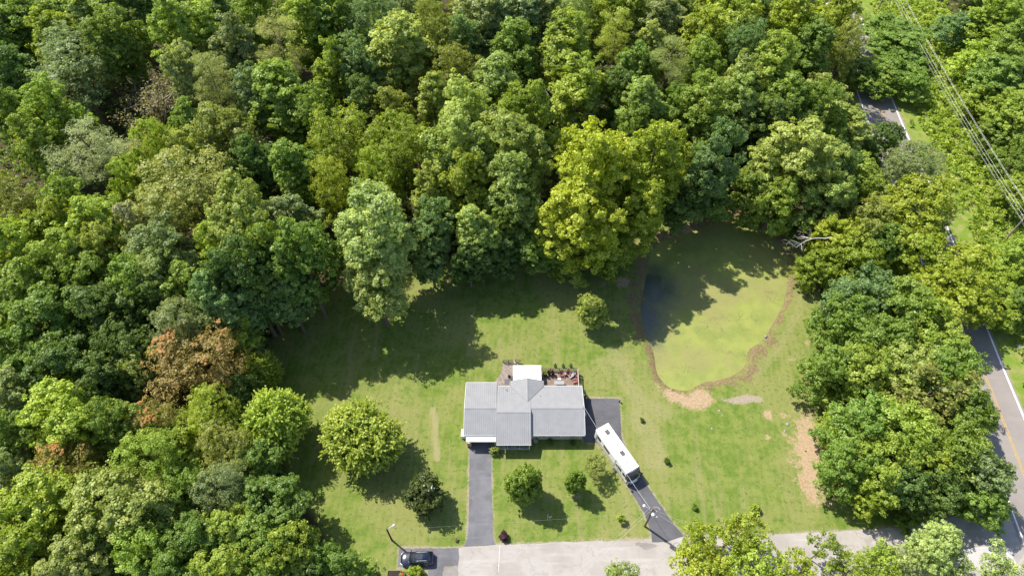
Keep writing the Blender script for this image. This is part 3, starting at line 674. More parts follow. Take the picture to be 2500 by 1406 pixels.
# trees and shrubs that stand alone
LA = dict(group='trees on the lawn')
stand(880, 1062, 165, 10.5, 'M', 'lime', 'large round lime green maple on the lawn left of the straight driveway', 'the round lime maple', .58, **LA)
stand(668, 1030, 145, 12.5, 'M', 'lime', 'lime green maple at the lawn edge against the left wood', 'the maple at the wood edge', .58, **LA)
stand(1035, 1203, 84, 6.5, 'C', 'magnolia', 'dark glossy magnolia with white flowers left of the straight driveway', 'the dark magnolia', .58, name='magnolia_tree', **LA)
stand(1280, 1178, 74, 9.5, 'C', 'mid', 'taller of the two dark oval trees on the front lawn', 'the tall oval tree', .56, **LA)
stand(1406, 1177, 42, 6.8, 'C', 'mid', 'slim dark oval tree between the big front lawn tree and the motorhome', 'the slim oval tree', .58, **LA)
stand(1456, 1138, 56, 4.6, 'S', 'olive', 'open olive tree right beside the motorhome', 'the open tree by the motorhome', .62, **LA)
stand(1443, 757, 62, 8.6, 'K', 'light', 'lone oval tree standing on the lawn left of the pond', 'the lone oval tree', .56, **LA)
SH = dict(cat='shrub', name='shrub', group=None)
stand(1209, 1100, 20, 1.5, 'U', 'light', 'small pale shrub at the top right corner of the straight driveway', None, .6, **SH)
stand(1229, 1306, 22, 1.2, 'U', 'purple', 'purple-leaved shrub beside the foot of the straight driveway', None, .6, **SH)
stand(1844, 1241, 22, 1.5, 'U', 'kudzu', 'small clipped round green shrub near the side street', None, .6, **SH)
stand(1567, 1024, 10, .9, 'U', 'dark', 'tiny dark sapling on the lawn nearest the parking pad', None, .6, **SH)
stand(1628, 1123, 13, 1.2, 'U', 'dark', 'tiny dark shrub on the open lawn right of the motorhome', None, .6, **SH)
stand(1696, 1236, 13, 1.0, 'U', 'mid', 'tiny sapling on the lawn right of the utility pole', None, .6, **SH)
stand(1114, 1317, 9, .5, 'U', 'brown', 'tiny brownish plant on the lawn corner near the straight driveway', None, .6, **SH)
stand(2215, 1270, 45, 2.6, 'U', 'mid', 'round green shrub at the grove corner beside the side street', None, .6, **SH)
stand(1010, 1394, 30, 2.0, 'U', 'kudzu', 'bright green shrub below the parked car at the bottom edge', None, .6, **SH)
stand(1310, 1072, 8, .7, 'U', 'mid', 'small shrub against the front wall near the house corner', None, .6, **SH)
stand(1343, 1078, 14, .9, 'U', 'dark', 'dark shrub under the middle of the front wall', None, .6, **SH)
stand(1402, 1080, 13, .9, 'U', 'dark', 'dark shrub at the right end of the front wall', None, .6, **SH)
FG = dict(group='trees along the near side of the street')
stand(1795, 1300, 120, 11.5, 'S', 'yg', 'tall open yellow-green tree in front of the side street', 'the tall foreground tree', .8, **FG)
stand(1715, 1330, 95, 10.0, 'S', 'yg', None, None, .78, **FG)
stand(1730, 1385, 120, 9.0, 'S', 'yellow', None, None, .75, **FG)
stand(1850, 1375, 130, 10.0, 'S', 'yg', None, None, .75, **FG)
stand(1960, 1390, 110, 8.5, 'S', 'yg', None, None, .75, **FG)
stand(2022, 1330, 55, 10.5, 'S', 'lime', 'spindly lime green tree with bare gaps over the street', 'the spindly lime tree', .7, **FG)
stand(2075, 1395, 90, 8.0, 'S', 'yg', None, None, .75, **FG)
stand(2155, 1365, 90, 8.5, 'S', 'yg', None, None, .75, **FG)
stand(2210, 1370, 100, 9.0, 'S', 'pale', None, None, .75, **FG)
stand(2300, 1325, 115, 12.0, 'B', 'pale', 'pale green tree over the street near the junction', 'the pale foreground tree', .78, **FG)
stand(2335, 1390, 90, 9.0, 'S', 'pale', None, None, .75, **FG)
stand(2445, 1385, 100, 9.0, 'S', 'pale', None, None, .75, **FG)
stand(1515, 1398, 70, 7.0, 'S', 'light', None, None, .8, **FG)

# labels that single out each wood tree by the nearest distinct neighbour
MARKS = [(t['px'], t['py'], t['mark'], t) for t in TREES if t['mark']]
DIRS = ['right of', 'above and right of', 'above', 'above and left of', 'left of', 'below and left of', 'below', 'below and right of']
def sector(dx, dy): return int(((math.degrees(math.atan2(-dy, dx)) + 382.5) % 360) // 45)
_rank = {}
for mi, (mx, my, nm, mt) in enumerate(MARKS):
    for t in TREES:
        if t is mt: continue
        _rank.setdefault((mi, sector(t['px'] - mx, t['py'] - my)), []).append((math.hypot(t['px'] - mx, t['py'] - my), id(t)))
for k in _rank: _rank[k].sort()
ORD = ['just', 'second tree', 'third tree', 'fourth tree', 'fifth tree', 'sixth tree', 'seventh tree', 'eighth tree', 'ninth tree']
used = set()
for t in TREES:
    if t['label']: continue
    cand = []
    for mi, (mx, my, nm, mt) in enumerate(MARKS):
        s = sector(t['px'] - mx, t['py'] - my); d = math.hypot(t['px'] - mx, t['py'] - my)
        rk = [i for i, (dd, j) in enumerate(_rank[(mi, s)]) if j == id(t)][0]
        cand.append((rk * 130 + d, rk, mi, s))
    cand.sort()
    for _, rk, mi, s in cand:
        if (rk, mi, s) in used or len(f"{CWORD[t['col']]} {SWORD[t['typ']]} tree, {ORD[min(rk, 8)]} {DIRS[s]} {MARKS[mi][2]}".split()) > 16 or rk > 8: continue
        used.add((rk, mi, s)); break
    t['label'] = f"{CWORD[t['col']]} {SWORD[t['typ']]} tree, {ORD[min(rk, 8)]} {DIRS[s]} {MARKS[mi][2]}"
    t['o']['label'] = t['label']

# ground cover nobody could count
def cover(name, label, cand, hfun, n, size, col, seed, nper=10, rc=.55):
    g = np.random.default_rng(seed); P = cand[:n]; m = len(P); idx = np.repeat(np.arange(m), nper); k = len(idx)
    z = hfun(P, g); C = np.column_stack([P, z]); d = unit(g.normal(size=(k, 3)) + (0, 0, .5))
    X = C[idx] + d * rc * np.array([1.1, 1.1, .7]) * (.4 + .6 * g.random((k, 1))); X[:, 2] = np.maximum(X[:, 2], .05)
    Q = leaf_arrays(X, unit(d * .6 + (0, 0, .5) + .45 * g.normal(size=(k, 3))), size * (.6 + .8 * g.random(k)), np.full(k, .7), g)
    v = np.clip(np.repeat(g.normal(.45, .25, m), nper) + g.normal(0, .15, k), 0, 1.2)
    o = bpy.data.objects.new(name, leaf_mesh(name, Q, v, LEAF)); COL.objects.link(o); o.color = COLS[col] + (1,)
    tag(o, label, None, None, 'stuff'); return o
g = np.random.default_rng(3)
cand = np.column_stack([g.uniform(-150, 150, 110000), g.uniform(18, 200, 110000)])
vis = (lambda q: (q[0] > -60) & (q[0] < 2560) & (q[1] > -60) & (q[1] < 1470))(proj(cand[:, 0], cand[:, 1], 1.0)); cand = cand[vis]
sdC = sdf(cand, CLEARING); sdB = sdf(cand, BRUSH); rdm = poly_dist(cand, [(a - 3.9, b) for a, b in WHITE_LINE], False)
wood = cand[(sdC > 1.2) & (sdB > .5) & (rdm > 5.6)]
cover('undergrowth', 'leafy undergrowth on the floor of the wood', wood, lambda P, g: g.uniform(.2, 1.8, len(P)), 17000, .5, 'mid', 5)
bl = cand[(sdB < -.3) & (rdm > 7.4)]
def mound(P, g):
    n = .9 * np.sin(P[:, 0] * .9 + 1.3 * np.sin(P[:, 1] * .35)) * np.sin(P[:, 1] * .7 + 1.1 * np.sin(P[:, 0] * .5)) + .5 * np.sin(P[:, 0] * 2.1 + P[:, 1] * 1.3)
    return .35 + np.clip(n, 0, 2) * 1.15 + g.uniform(0, .4, len(P))
far = np.interp(poly_dist(bl, WHITE_LINE, False), [3.0, 6.5], [.12, 1.0])
bl = bl[np.random.default_rng(9).random(len(bl)) < far]
cover('roadside_brush', 'fresh green tangled brush on the bank under the power lines', bl, mound, 17000, .38, 'kudzu', 8, 16, .5)

# ------------------------------------------------------------------ the house
ROOFM = M('grey_roof_metal', (.245, .246, .253), .7, .05, .8, metal=0.0, spec=.15)
ROOFW = M('white_roof_sheet', (.62, .62, .61), .5, .04, 1.2, spec=.4, dirt=(.48, .47, .45))
SIDING = M('pale_siding', (.46, .45, .43), .7, .08, 2)
TRIM = M('white_trim', (.72, .72, .70), .5, .05, 3)
GLASS = M('window_glass', (.03, .035, .045), .08, .1, 1, spec=.7)
DOORM = M('brown_garage_door', (.16, .125, .10), .6, .1, 2)
STONE = M('tan_stone', (.42, .29, .18), .85, .25, 4)
CONC = M('concrete', (.40, .38, .35), .85, .12, 2)
GUT = M('gutter_metal', (.42, .41, .39), .45, .06, 2)
DARKM = M('dark_metal', (.035, .035, .04), .45, .2, 4, spec=.5)
house = empty('house', (0, 50, 0), 0, 'grey metal-roofed bungalow with white porch roof and a wooden deck behind', 'house')
def hp(mb, name, m, kind=None, parent=house, smooth=False, label=None):
    o = mb.build(name, m, None, smooth); o.parent = parent
    if parent is house: o.matrix_parent_inverse = Matrix.Translation((0, -50, 0))
    if kind: o['kind'] = kind
    if label: o['label'] = label
    return o
EZ = 2.8
def slab(poly, th=.07):
    P = [Vector(p) for p in poly]; nrm = (P[1] - P[0]).cross(P[2] - P[0]).normalized()
    if nrm.z < 0: nrm = -nrm
    mb = MB(); n = len(P); return mb.add([p for p in P] + [p - nrm * th for p in P], [tuple(range(n)), tuple(range(n, 2 * n))[::-1]] + [(k, (k + 1) % n, (k + 1) % n + n, k + n) for k in range(n)]), nrm
def roof_slope(x0, x1, yr, zr, ye, ze, cut=None):
    mb, nrm = slab([(x0, yr, zr), (x1, yr, zr), (x1, ye, ze), (x0, ye, ze)]); o = hp(mb, 'roof_slope', ROOFM)
    rb = MB(); x = x0 + .06
    while x < x1 - .02:
        a = Vector((x, yr, zr)); b = Vector((x, ye, ze)); e = Vector((.024, 0, 0)); u = nrm * .038; d = -nrm * .01
        if cut:                                                    # stop where the cross gable comes down on this slope
            cx, hw, ytop = cut
            f = abs(x - cx) / hw
            if f < 1: b = Vector((x, ytop + (ye - ytop) * f, 0)); b.z = zr + (ze - zr) * (b.y - yr) / (ye - yr)
            if f < .02: x += .34; continue
        rb.add([a - e * 1.6 + d, a + e * 1.6 + d, a + e + u, a - e + u, b - e * 1.6 + d, b + e * 1.6 + d, b + e + u, b - e + u], [(0, 1, 2, 3), (4, 7, 6, 5), (0, 4, 5, 1), (1, 5, 6, 2), (2, 6, 7, 3), (3, 7, 4, 0)])
        x += .34
    hp(rb, 'rib', ROOFM, 'stuff', o); rb_o = o.children[0]; rb_o.matrix_parent_inverse = Matrix.Identity(4); rb_o.parent = o
    return o
XL, XM, XN, XR = -7.72, -2.52, 3.06, 11.72
roof_slope(XL, XM - .004, 49.95, 4.10, 45.85, EZ)
roof_slope(XL, XM - .004, 49.95, 4.10, 55.30, EZ)
roof_slope(XM, XN, 49.10, 4.36, 44.25, EZ)
roof_slope(XM, XN, 49.10, 4.36, 54.60, EZ, (2.54, 2.83, 51.3))
roof_slope(XN + .004, XR, 49.95, 4.10, 45.85, EZ)
roof_slope(XN + .004, XR, 49.95, 4.10, 54.66, EZ - .01, (2.54, 2.83, 51.3))
def cap(x0, x1, y, z, m=ROOFM): 
    mb = MB(); mb.add([(x0, y - .16, z - .015), (x1, y - .16, z - .015), (x1, y, z + .055), (x0, y, z + .055), (x1, y + .16, z - .015), (x0, y + .16, z - .015), (x0, y, z - .03), (x1, y, z - .03)], [(0, 1, 2, 3), (3, 2, 4, 5), (0, 3, 5, 6), (1, 7, 4, 2), (0, 6, 7, 1), (6, 5, 4, 7)]); return hp(mb, 'ridge_cap', m)
cap(XL, XM, 49.95, 4.10); cap(XM, XN, 49.10, 4.36); cap(XN, XR, 49.95, 4.10)
# cross gable at the back
GX, GZ, GY0, GY1, GH = 2.54, 3.74, 51.25, 55.65, 2.82
for sx in (-1, 1):
    xe = GX + sx * GH
    mb, nrm = slab([(GX, GY1, GZ), (GX, GY0, GZ), (xe, 54.62, EZ + .01), (xe, GY1, EZ + .01)]); o = hp(mb, 'roof_slope', ROOFM)
    rb = MB(); y = GY1 - .1
    while y > GY0 + .1:
        f = 1.0 if y > 54.62 else (y - GY0) / (54.62 - GY0)
        a = Vector((GX, y, GZ)); b = Vector((GX + sx * GH * f, y, GZ + (EZ + .01 - GZ) * f)); e = Vector((0, .024, 0)); u = nrm * .038; d = -nrm * .01
        rb.add([a - e * 1.6 + d, a + e * 1.6 + d, a + e + u, a - e + u, b - e * 1.6 + d, b + e * 1.6 + d, b + e + u, b - e + u], [(0, 1, 2, 3), (4, 7, 6, 5), (0, 4, 5, 1), (1, 5, 6, 2), (2, 6, 7, 3), (3, 7, 4, 0)]); y -= .34
    r = hp(rb, 'rib', ROOFM, 'stuff', o)
    vf = MB(); vf.tube([(GX + sx * .05, GY0 + .05, GZ + .02), (xe, 54.64, EZ + .05)], .06, 5); hp(vf, 'valley_flashing', M('valley_metal', (.17, .17, .175), .5, .1, 2))
mb = MB(); mb.add([(GX - .15, GY0, GZ - .01), (GX - .15, GY1, GZ - .01), (GX, GY1, GZ + .06), (GX, GY0, GZ + .06), (GX + .15, GY1, GZ - .01), (GX + .15, GY0, GZ - .01)], [(0, 1, 2, 3), (3, 2, 4, 5), (0, 3, 5), (1, 4, 2), (0, 5, 4, 1)]); hp(mb, 'ridge_cap', ROOFM)
mb = MB(); mb.add([(GX - 2.5, 55.3, EZ - .3), (GX + 2.5, 55.3, EZ - .3), (GX + 2.5, 55.3, EZ + .02), (GX, 55.3, GZ - .1), (GX - 2.5, 55.3, EZ + .02)], [(0, 1, 2, 3, 4)]); mb.add([(x, 55.2, z) for x, _, z in mb.v], [(4, 3, 2, 1, 0)]); hp(mb, 'gable_wall', TRIM)
for k, (px, py) in enumerate([(1237, 951), (1319.5, 967)]):
    z = 3.2; g_ = G(px, py, z + .15); hp(MB().cyl(g_[0], g_[1], z - .4, z + .3, .055, 8), 'vent_pipe', DARKM)
# white porch roof behind
x0, y1 = G(1252.4, 893, 2.6); x1, _ = G(1321, 893, 2.6)
o = hp(MB().box(x0, x1, 54.75, y1, 2.53, 2.62), 'porch_roof', ROOFW)
rb = MB(); yy = 55.0
while yy < y1: rb.box(x0 + .03, x1 - .03, yy - .015, yy + .015, 2.615, 2.64); yy += .36
hp(rb, 'rib', ROOFW, 'stuff', o)
hp(MB().box(x0 - .04, x1 + .04, y1 - .02, y1 + .1, 2.46, 2.635), 'fascia', TRIM)
for xx in (x0 + .12, x1 - .12): hp(MB().box(xx - .06, xx + .06, y1 - .2, y1 - .08, 0, 2.52), 'porch_post', TRIM)
# walls
def wing(x0, x1, yf, yb, yr, zr, sf, sb, m=SIDING):
    prof = [(yf, -.2), (yb, -.2), (yb, zr - (yb - yr) * sb - .12), (yr, zr - .12), (yf, zr - (yr - yf) * sf - .12)]
    n = 5; return hp(MB().add([(x0, y, z) for y, z in prof] + [(x1, y, z) for y, z in prof], [tuple(range(n)), tuple(range(n, 2 * n))[::-1]] + [(k, (k + 1) % n, (k + 1) % n + n, k + n) for k in range(n)]), 'wall', m)
wing(XL + .3, XM + .05, 45.98, 54.9, 49.95, 4.10, .317, .243)
wing(XM + .055, XN - .08, 46.9, 54.2, 49.10, 4.36, .322, .284)
wing(XN - .075, XR - .3, 46.35, 54.2, 49.95, 4.10, .317, .277)
for y, a, b, z in ((45.85, XL, XM - .02, EZ), (44.25, XM, XN, EZ), (45.85, XN + .02, XR, EZ), (55.30, XL, XM - .02, EZ), (54.60, XM, GX - GH, EZ), (54.66, GX + GH, XR, EZ)):
    s = -1 if y < 50 else 1; hp(MB().box(a, b, min(y, y + s * .12), max(y, y + s * .12), z - .17, z - .035), 'gutter', GUT)
for x, yf, yb in ((XL, 45.85, 55.3), (XR, 45.85, 54.66)):
    zr = 4.10; sx = -1 if x < 0 else 1; mb = MB()
    for ya in (yf, yb): mb.add([(x, 49.95, zr + .03), (x + sx * .05, 49.95, zr + .03), (x + sx * .05, 49.95, zr - .17), (x, 49.95, zr - .17), (x, ya, EZ + .03), (x + sx * .05, ya, EZ + .03), (x + sx * .05, ya, EZ - .17), (x, ya, EZ - .17)], [(0, 1, 2, 3), (4, 7, 6, 5), (0, 4, 5, 1), (1, 5, 6, 2), (2, 6, 7, 3), (3, 7, 4, 0)])
    hp(mb, 'rake_board', TRIM)
def window(x, y, z, w, h, face='y', s=-1):
    f = MB()
    def bx(a0, a1, b0, b1, d0, d1): return f.box(a0, a1, min(y + s * d0, y + s * d1), max(y + s * d0, y + s * d1), b0, b1) if face == 'y' else f.box(min(x + s * d0, x + s * d1), max(x + s * d0, x + s * d1), a0, a1, b0, b1)
    c = x if face == 'y' else y
    for q in ((c - w / 2 - .07, c - w / 2, z - .07, z + h + .07), (c + w / 2, c + w / 2 + .07, z - .07, z + h + .07), (c - w / 2, c + w / 2, z - .07, z), (c - w / 2, c + w / 2, z + h, z + h + .07), (c - .02, c + .02, z, z + h)): bx(*q, -.01, .05)
    o = hp(f, 'window', TRIM); g_ = MB(); f = g_; bx(c - w / 2, c + w / 2, z, z + h, -.01, .02); hp(g_, 'pane', GLASS, None, o)
for x in (4.9, 7.3, 9.8): window(x, 46.35, .95, 1.1, 1.2)
window(-1.6, 46.9, .95, .9, 1.2); window(2.1, 46.9, .95, .9, 1.2)
for y in (48.5, 51.6): window(XR - .3, y, .95, 1.1, 1.2, 'x', 1); window(XL + .3, y, .95, 1.0, 1.2, 'x', -1)
for x in (7.0, 9.6): window(x, 54.2, 1.2, 1.2, 1.1, 'y', 1)
d = hp(MB().box(-.15, .8, 46.84, 46.89, .16, 2.2), 'front_door', M('dark_door', (.10, .07, .05), .5, .1, 2)); hp(MB().box(.66, .72, 46.79, 46.84, 1.05, 1.11), 'handle', GUT, None, d)
gd = hp(MB().box(-6.6, -3.2, 45.92, 45.975, 0.03, 2.2), 'garage_door', DOORM); mb = MB()
for z in (.55, 1.1, 1.65): mb.box(-6.6, -3.2, 45.905, 45.92, z - .02, z + .02)
hp(mb, 'panel_rail', DOORM, None, gd)
ax0, ay0 = G(1137.5, 1077.5, 2.45); ax1, _ = G(1210.5, 1077.5, 2.45)
o = hp(MB().add([(ax0, ay0, 2.40), (ax1, ay0, 2.40), (ax1, 45.83, 2.52), (ax0, 45.83, 2.52), (ax0, ay0, 2.46), (ax1, ay0, 2.46), (ax1, 45.83, 2.58), (ax0, 45.83, 2.58)], [(0, 3, 2, 1), (4, 5, 6, 7), (0, 1, 5, 4), (1, 2, 6, 5), (2, 3, 7, 6), (3, 0, 4, 7)]), 'garage_awning', ROOFW)
hp(MB().tube([(ax0, ay0, 2.42), (ax1, ay0, 2.42)], .05, 6), 'awning_edge', TRIM, None, o)
hp(MB().box(-7.25, -6.62, 45.05, 45.9, 0, 1.35).box(-7.3, -6.57, 45.0, 45.9, 1.35, 1.43), 'stone_pillar', STONE)
hp(MB().box(ax0 + .1, ax0 + .2, ay0 + .05, ay0 + .15, 0, 2.41), 'porch_post', TRIM); hp(MB().box(ax1 - .2, ax1 - .1, ay0 + .05, ay0 + .15, 0, 2.41), 'porch_post', TRIM)
hp(MB().box(XM + .1, XN - .1, 44.55, 46.895, -.1, .15), 'porch_floor', CONC)
for x in (XM + .25, -.7, 1.25, XN - .25): hp(MB().box(x - .06, x + .06, 44.6, 44.72, .15, 2.68), 'porch_post', TRIM)
hp(MB().box(XM, XN, 44.34, 46.9, 2.62, 2.68), 'porch_ceiling', TRIM)
mx_ = G(1431, 999, 3.0); hp(MB().cyl(XR - .2, 50.0, 2.6, 4.9, .045, 8), 'service_mast', GUT)
hp(MB().box(XR - .29, XR - .12, 48.9, 49.3, 1.2, 1.75), 'electric_meter', GUT)
o = empty('satellite_dish', (XR + .15, 49.6, 2.6), .3, 'small round pale satellite dish on the right gable of the house', 'satellite dish')
MB().lathe(0, 0, [(.02, 0), (.18, .03), (.30, .10), (.31, .11), (.18, .06), (.02, .02)], 16).build('dish', M('dish_grey', (.5, .5, .5), .5, .05), o).rotation_euler = (.5, .6, 0)
MB().tube([(-.2, 0, -.3), (-.2, 0, -.1), (0, 0, 0)], .025, 6).build('bracket', DARKM, o)
bx_ = G(1131.5, 1056, 1.1)
o = empty('utility_box', (bx_[0], bx_[1], 0), 0, 'white utility box against the left wall of the house', 'utility box')
MB().box(-.35, .35, -.6, .6, 0, 1.05).build('casing', ROOFW, o); MB().box(-.38, .38, -.63, .63, 1.05, 1.12).build('lid', ROOFW, o)

# ------------------------------------------------------------------ decks
WOODG = M('weathered_boards', (.235, .195, .165), .85, .28, 2.5, dirt=(.12, .10, .085))
WOODR = M('reddish_boards', (.205, .150, .118), .85, .2, 2.0, dirt=(.16, .11, .09))
WOODD = M('dark_rail_wood', (.15, .12, .09), .85, .2, 3)
WOODL = M('pale_rail_wood', (.38, .33, .27), .85, .2, 3)
DZ = .75
def clip_x(poly, x):           # y-intervals of the polygon on the vertical line at x
    ys = []
    for i in range(len(poly)):
        (xa, ya), (xb, yb) = poly[i], poly[(i + 1) % len(poly)]
        if (xa > x) != (xb > x): ys.append(ya + (yb - ya) * (x - xa) / (xb - xa))
    ys.sort(); return list(zip(ys[::2], ys[1::2]))
def deck(name, poly, along_y, m, label):
    o = empty(name, (sum(p[0] for p in poly) / len(poly), sum(p[1] for p in poly) / len(poly), 0), 0, label, 'deck')
    inv = Matrix.Translation(-o.location)
    def put(mb, nm, mm, kind=None):
        q = mb.build(nm, mm, o); q.matrix_parent_inverse = inv
        if kind: q['kind'] = kind
        return q
    P = poly if along_y else [(b, a) for a, b in poly]
    x = min(p[0] for p in P) + .07; xm = max(p[0] for p in P); n = 0
    while x < xm:
        for a, b in clip_x(P, x):
            z = DZ + R_.uniform(-.006, .006)
            mb = MB().box(x - .066, x + .066, a, b, z - .035, z) if along_y else MB().box(a, b, x - .066, x + .066, z - .035, z)
            put(mb, 'deck_board', m); n += 1
        x += .142
    cx, cy = o.location.x, o.location.y
    sk = [(cx + (p[0] - cx) * .94, cy + (p[1] - cy) * .94) for p in poly]
    put(MB().prism(sk, .3, DZ - .05), 'deck_frame', WOODD)
    for p in poly[::2]: put(MB().box(cx + (p[0] - cx) * .9 - .06, cx + (p[0] - cx) * .9 + .06, cy + (p[1] - cy) * .9 - .06, cy + (p[1] - cy) * .9 + .06, -.05, .3), 'footing_post', WOODD)
    return o, put
def railing(put, a, b, m, n=None, h=.95, z=DZ):
    a, b = Vector(a + (0,)), Vector(b + (0,)); L = (b - a).length; n = n or max(1, round(L / 1.5)); d = (b - a).normalized(); mt = Matrix.Translation((a.x, a.y, z)) @ Matrix.Rotation(math.atan2(d.y, d.x), 4, 'Z')
    for k in range(n + 1): put(MB().box(L * k / n - .05, L * k / n + .05, -.05, .05, 0, h, mt), 'rail_post', m)
    put(MB().box(-.05, L + .05, -.07, .07, h, h + .045, mt), 'top_rail', m); put(MB().box(0, L, -.025, .025, .1, .17, mt), 'bottom_rail', m)
    mb = MB(); x = .12
    while x < L: mb.box(x - .018, x + .018, -.018, .018, .17, h, mt); x += .13
    put(mb, 'baluster', m, 'stuff')
LD = GL([(1228, 885), (1254.5, 885), (1254.5, 912)], DZ) + [(G(1254.5, 930, DZ)[0], 54.3), (G(1254.5, 930, DZ)[0], 54.25), (G(1202, 943, DZ)[0], 54.25)] + GL([(1205, 935), (1214, 924), (1221, 914), (1225.5, 902)], DZ)
ld, put = deck('wooden_deck', LD, True, WOODG, 'weathered grey wooden deck with a curved edge left of the white porch roof')
railing(put, LD[0], LD[1], WOODD, 2); railing(put, G(1255, 885, DZ), G(1255, 893, DZ), WOODL, 1)
s0 = G(1263, 888, .5); mb_ = None
for k in range(3):
    put(MB().box(s0[0] - .45 + k * .28, s0[0] - .17 + k * .28, s0[1] - .35, s0[1] + .45, .0, .56 - k * .19), 'step', WOODG)
railing(put, (s0[0] - .4, s0[1] + .5), (s0[0] + .5, s0[1] + .5), WOODD, 1, .9, .3)
RD = [G(1322, 905, DZ), G(1409.5, 905, DZ), (G(1410.5, 930, DZ)[0], 54.25), (G(1322, 930, DZ)[0], 54.25)]
rd, put = deck('wooden_deck', RD, False, WOODR, 'reddish wooden deck with railing right of the white porch roof')
railing(put, RD[0], RD[1], WOODD); railing(put, RD[1], RD[2], WOODL)
# walkway and stairs down the right side
wx = RD[2][0] + .15
SWp = [(wx, 54.2), (wx + .95, 54.2), (wx + .95, 51.9), (wx, 51.9)]
sw, put = deck('side_stairs', SWp, True, WOODD, 'dark railed stairs from the deck down the right end of the house')
railing(put, (wx + .95, 54.2), (wx + .95, 51.9), DARKM, 2); railing(put, (RD[1][0] + .1, 55.6), (wx + .95, 54.2), DARKM, 1)
for k in range(3): put(MB().box(wx, wx + .95, 51.6 - .28 * k, 51.88 - .28 * k, 0, .55 - .18 * k), 'step', WOODD)
# furniture
def chair_red(x, y, rz, label, m, m2=None, z=DZ, name='deck_chair', cat='chair', group='red chairs on the deck'):
    o = empty(name, (x, y, z), rz, label, cat, group)
    sm = MB()
    for k in range(5): sm.box(-.27, .27, -.26 + k * .105, -.17 + k * .105, .38 - k * .022, .40 - k * .022)
    sm.build('seat', m, o)
    for k in range(5):
        t = Matrix.Translation((-.22 + k * .11, .27, .36)) @ Matrix.Rotation(-.38, 4, 'X'); hh = .62 + .10 * math.cos((k - 2) * .75)
        MB().box(-.048, .048, -.012, .012, 0, hh, t).build('back_slat', m, o)
    for s in (-1, 1):
        MB().box(s * .33 - .07, s * .33 + .07, -.33, .32, .57, .595).build('armrest', m, o)
        MB().box(s * .31 - .03, s * .31 + .03, -.29, -.21, 0, .57).build('leg', m, o); MB().box(s * .31 - .03, s * .31 + .03, .24, .31, 0, .57).build('leg', m, o)
    if m2: MB().box(-.2, .2, .16, .27, .46, .62, Matrix.Rotation(-.3, 4, 'X')).build('cushion', m2, o)
    return o
RED = M('red_plastic', (.26, .09, .085), .5, .08, 3); TEAL = M('teal_glaze', (.10, .25, .25), .4, .15, 4); GREYP = M('grey_fabric', (.27, .27, .26), .7, .1, 4); WHITEP = M('white_plastic', (.62, .62, .61), .45, .04, 3)
g_ = G(1371.5, 914, 1.2); chair_red(g_[0], g_[1], 0, 'red slatted deck chair with a white cushion, left one at the back railing', RED, WHITEP)
g_ = G(1387, 913, 1.2); chair_red(g_[0], g_[1], -.25, 'red slatted deck chair with a white cushion, middle one at the back railing', RED, WHITEP)
g_ = G(1402, 914, 1.2); chair_red(g_[0] + .35, g_[1], -.7, 'red deck chair partly behind the grey lounger in the deck corner', RED)
g_ = G(1402.5, 930, 1.2); chair_red(g_[0], g_[1], -1.3, 'red deck chair by itself at the right railing', RED)
g_ = G(1379.5, 913, 1.2); o = empty('side_table', (g_[0], g_[1] + .1, DZ), 0, 'small grey side table between two red deck chairs', 'table')
MB().cyl(0, 0, .42, .46, .26, 14).build('tabletop', GREYP, o)
for k in range(3): a = k * 2.1; MB().tube([(.2 * math.cos(a), .2 * math.sin(a), 0), (.12 * math.cos(a), .12 * math.sin(a), .42)], .018, 5).build('leg', DARKM, o)
g_ = G(1398, 915, 1.1); o = empty('lounger', (g_[0], g_[1], DZ), -.9, 'grey folding lounger in the back corner of the deck', 'lounger')
MB().add([(-.28, -.75, .35), (.28, -.75, .35), (.28, .1, .38), (-.28, .1, .38), (.28, .6, .8), (-.28, .6, .8)] + [(-.28, -.75, .32), (.28, -.75, .32), (.28, .1, .35), (-.28, .1, .35), (.28, .6, .77), (-.28, .6, .77)], [(0, 1, 2, 3), (3, 2, 4, 5), (6, 9, 8, 7), (9, 11, 10, 8), (0, 6, 7, 1), (4, 10, 11, 5), (0, 3, 9, 6), (3, 5, 11, 9), (1, 7, 8, 2), (2, 8, 10, 4)]).build('sling', GREYP, o)
for s in (-1, 1): MB().tube([(s * .3, -.6, 0), (s * .3, .35, .58)], .018, 5).tube([(s * .3, .45, 0), (s * .3, -.45, .5)], .018, 5).build('frame', DARKM, o)
g_ = G(1365, 935, 1.3); o = empty('patio_table', (g_[0], g_[1], DZ), 0, 'white patio table with pale bench close to the back eave', 'table')
MB().box(-.85, .85, -.35, .35, .70, .75).build('tabletop', GREYP, o)
for sx in (-1, 1):
    for sy in (-1, 1): MB().box(sx * .78 - .03, sx * .78 + .03, sy * .28 - .03, sy * .28 + .03, 0, .70).build('leg', WHITEP, o)
o = empty('grill', (g_[0] + .05, g_[1] + .62, DZ), 0, 'small white and grey grill standing behind the patio table', 'grill')
MB().box(-.28, .28, -.2, .2, .55, .80).build('firebox', GREYP, o); MB().box(-.28, .28, -.2, .2, .802, .93).build('lid', WHITEP, o)
for sx in (-1, 1): MB().box(sx * .24 - .02, sx * .24 + .02, -.15, .15, 0, .55).build('leg', DARKM, o)
def pot(x, y, z, r, h, m, label, cat='plant pot', name='flower_pot', group=None, plantc=None):
    o = empty(name, (x, y, z), 0, label, cat, group)
    MB().lathe(0, 0, [(r * .7, 0), (r, h), (r * 1.08, h), (r * 1.08, h * .9), (r * .9, h * .88), (r * .1, h * .86)], 12).build('pot', m, o)
    if plantc:
        q = bpy.data.objects.new('foliage', LIB['U'][0][0][0]); COL.objects.link(q); q.parent = o; q.location = (0, 0, h * .8); q.scale = (r * 1.2, r * 1.2, .5); q.color = COLS[plantc] + (1,)
    return o
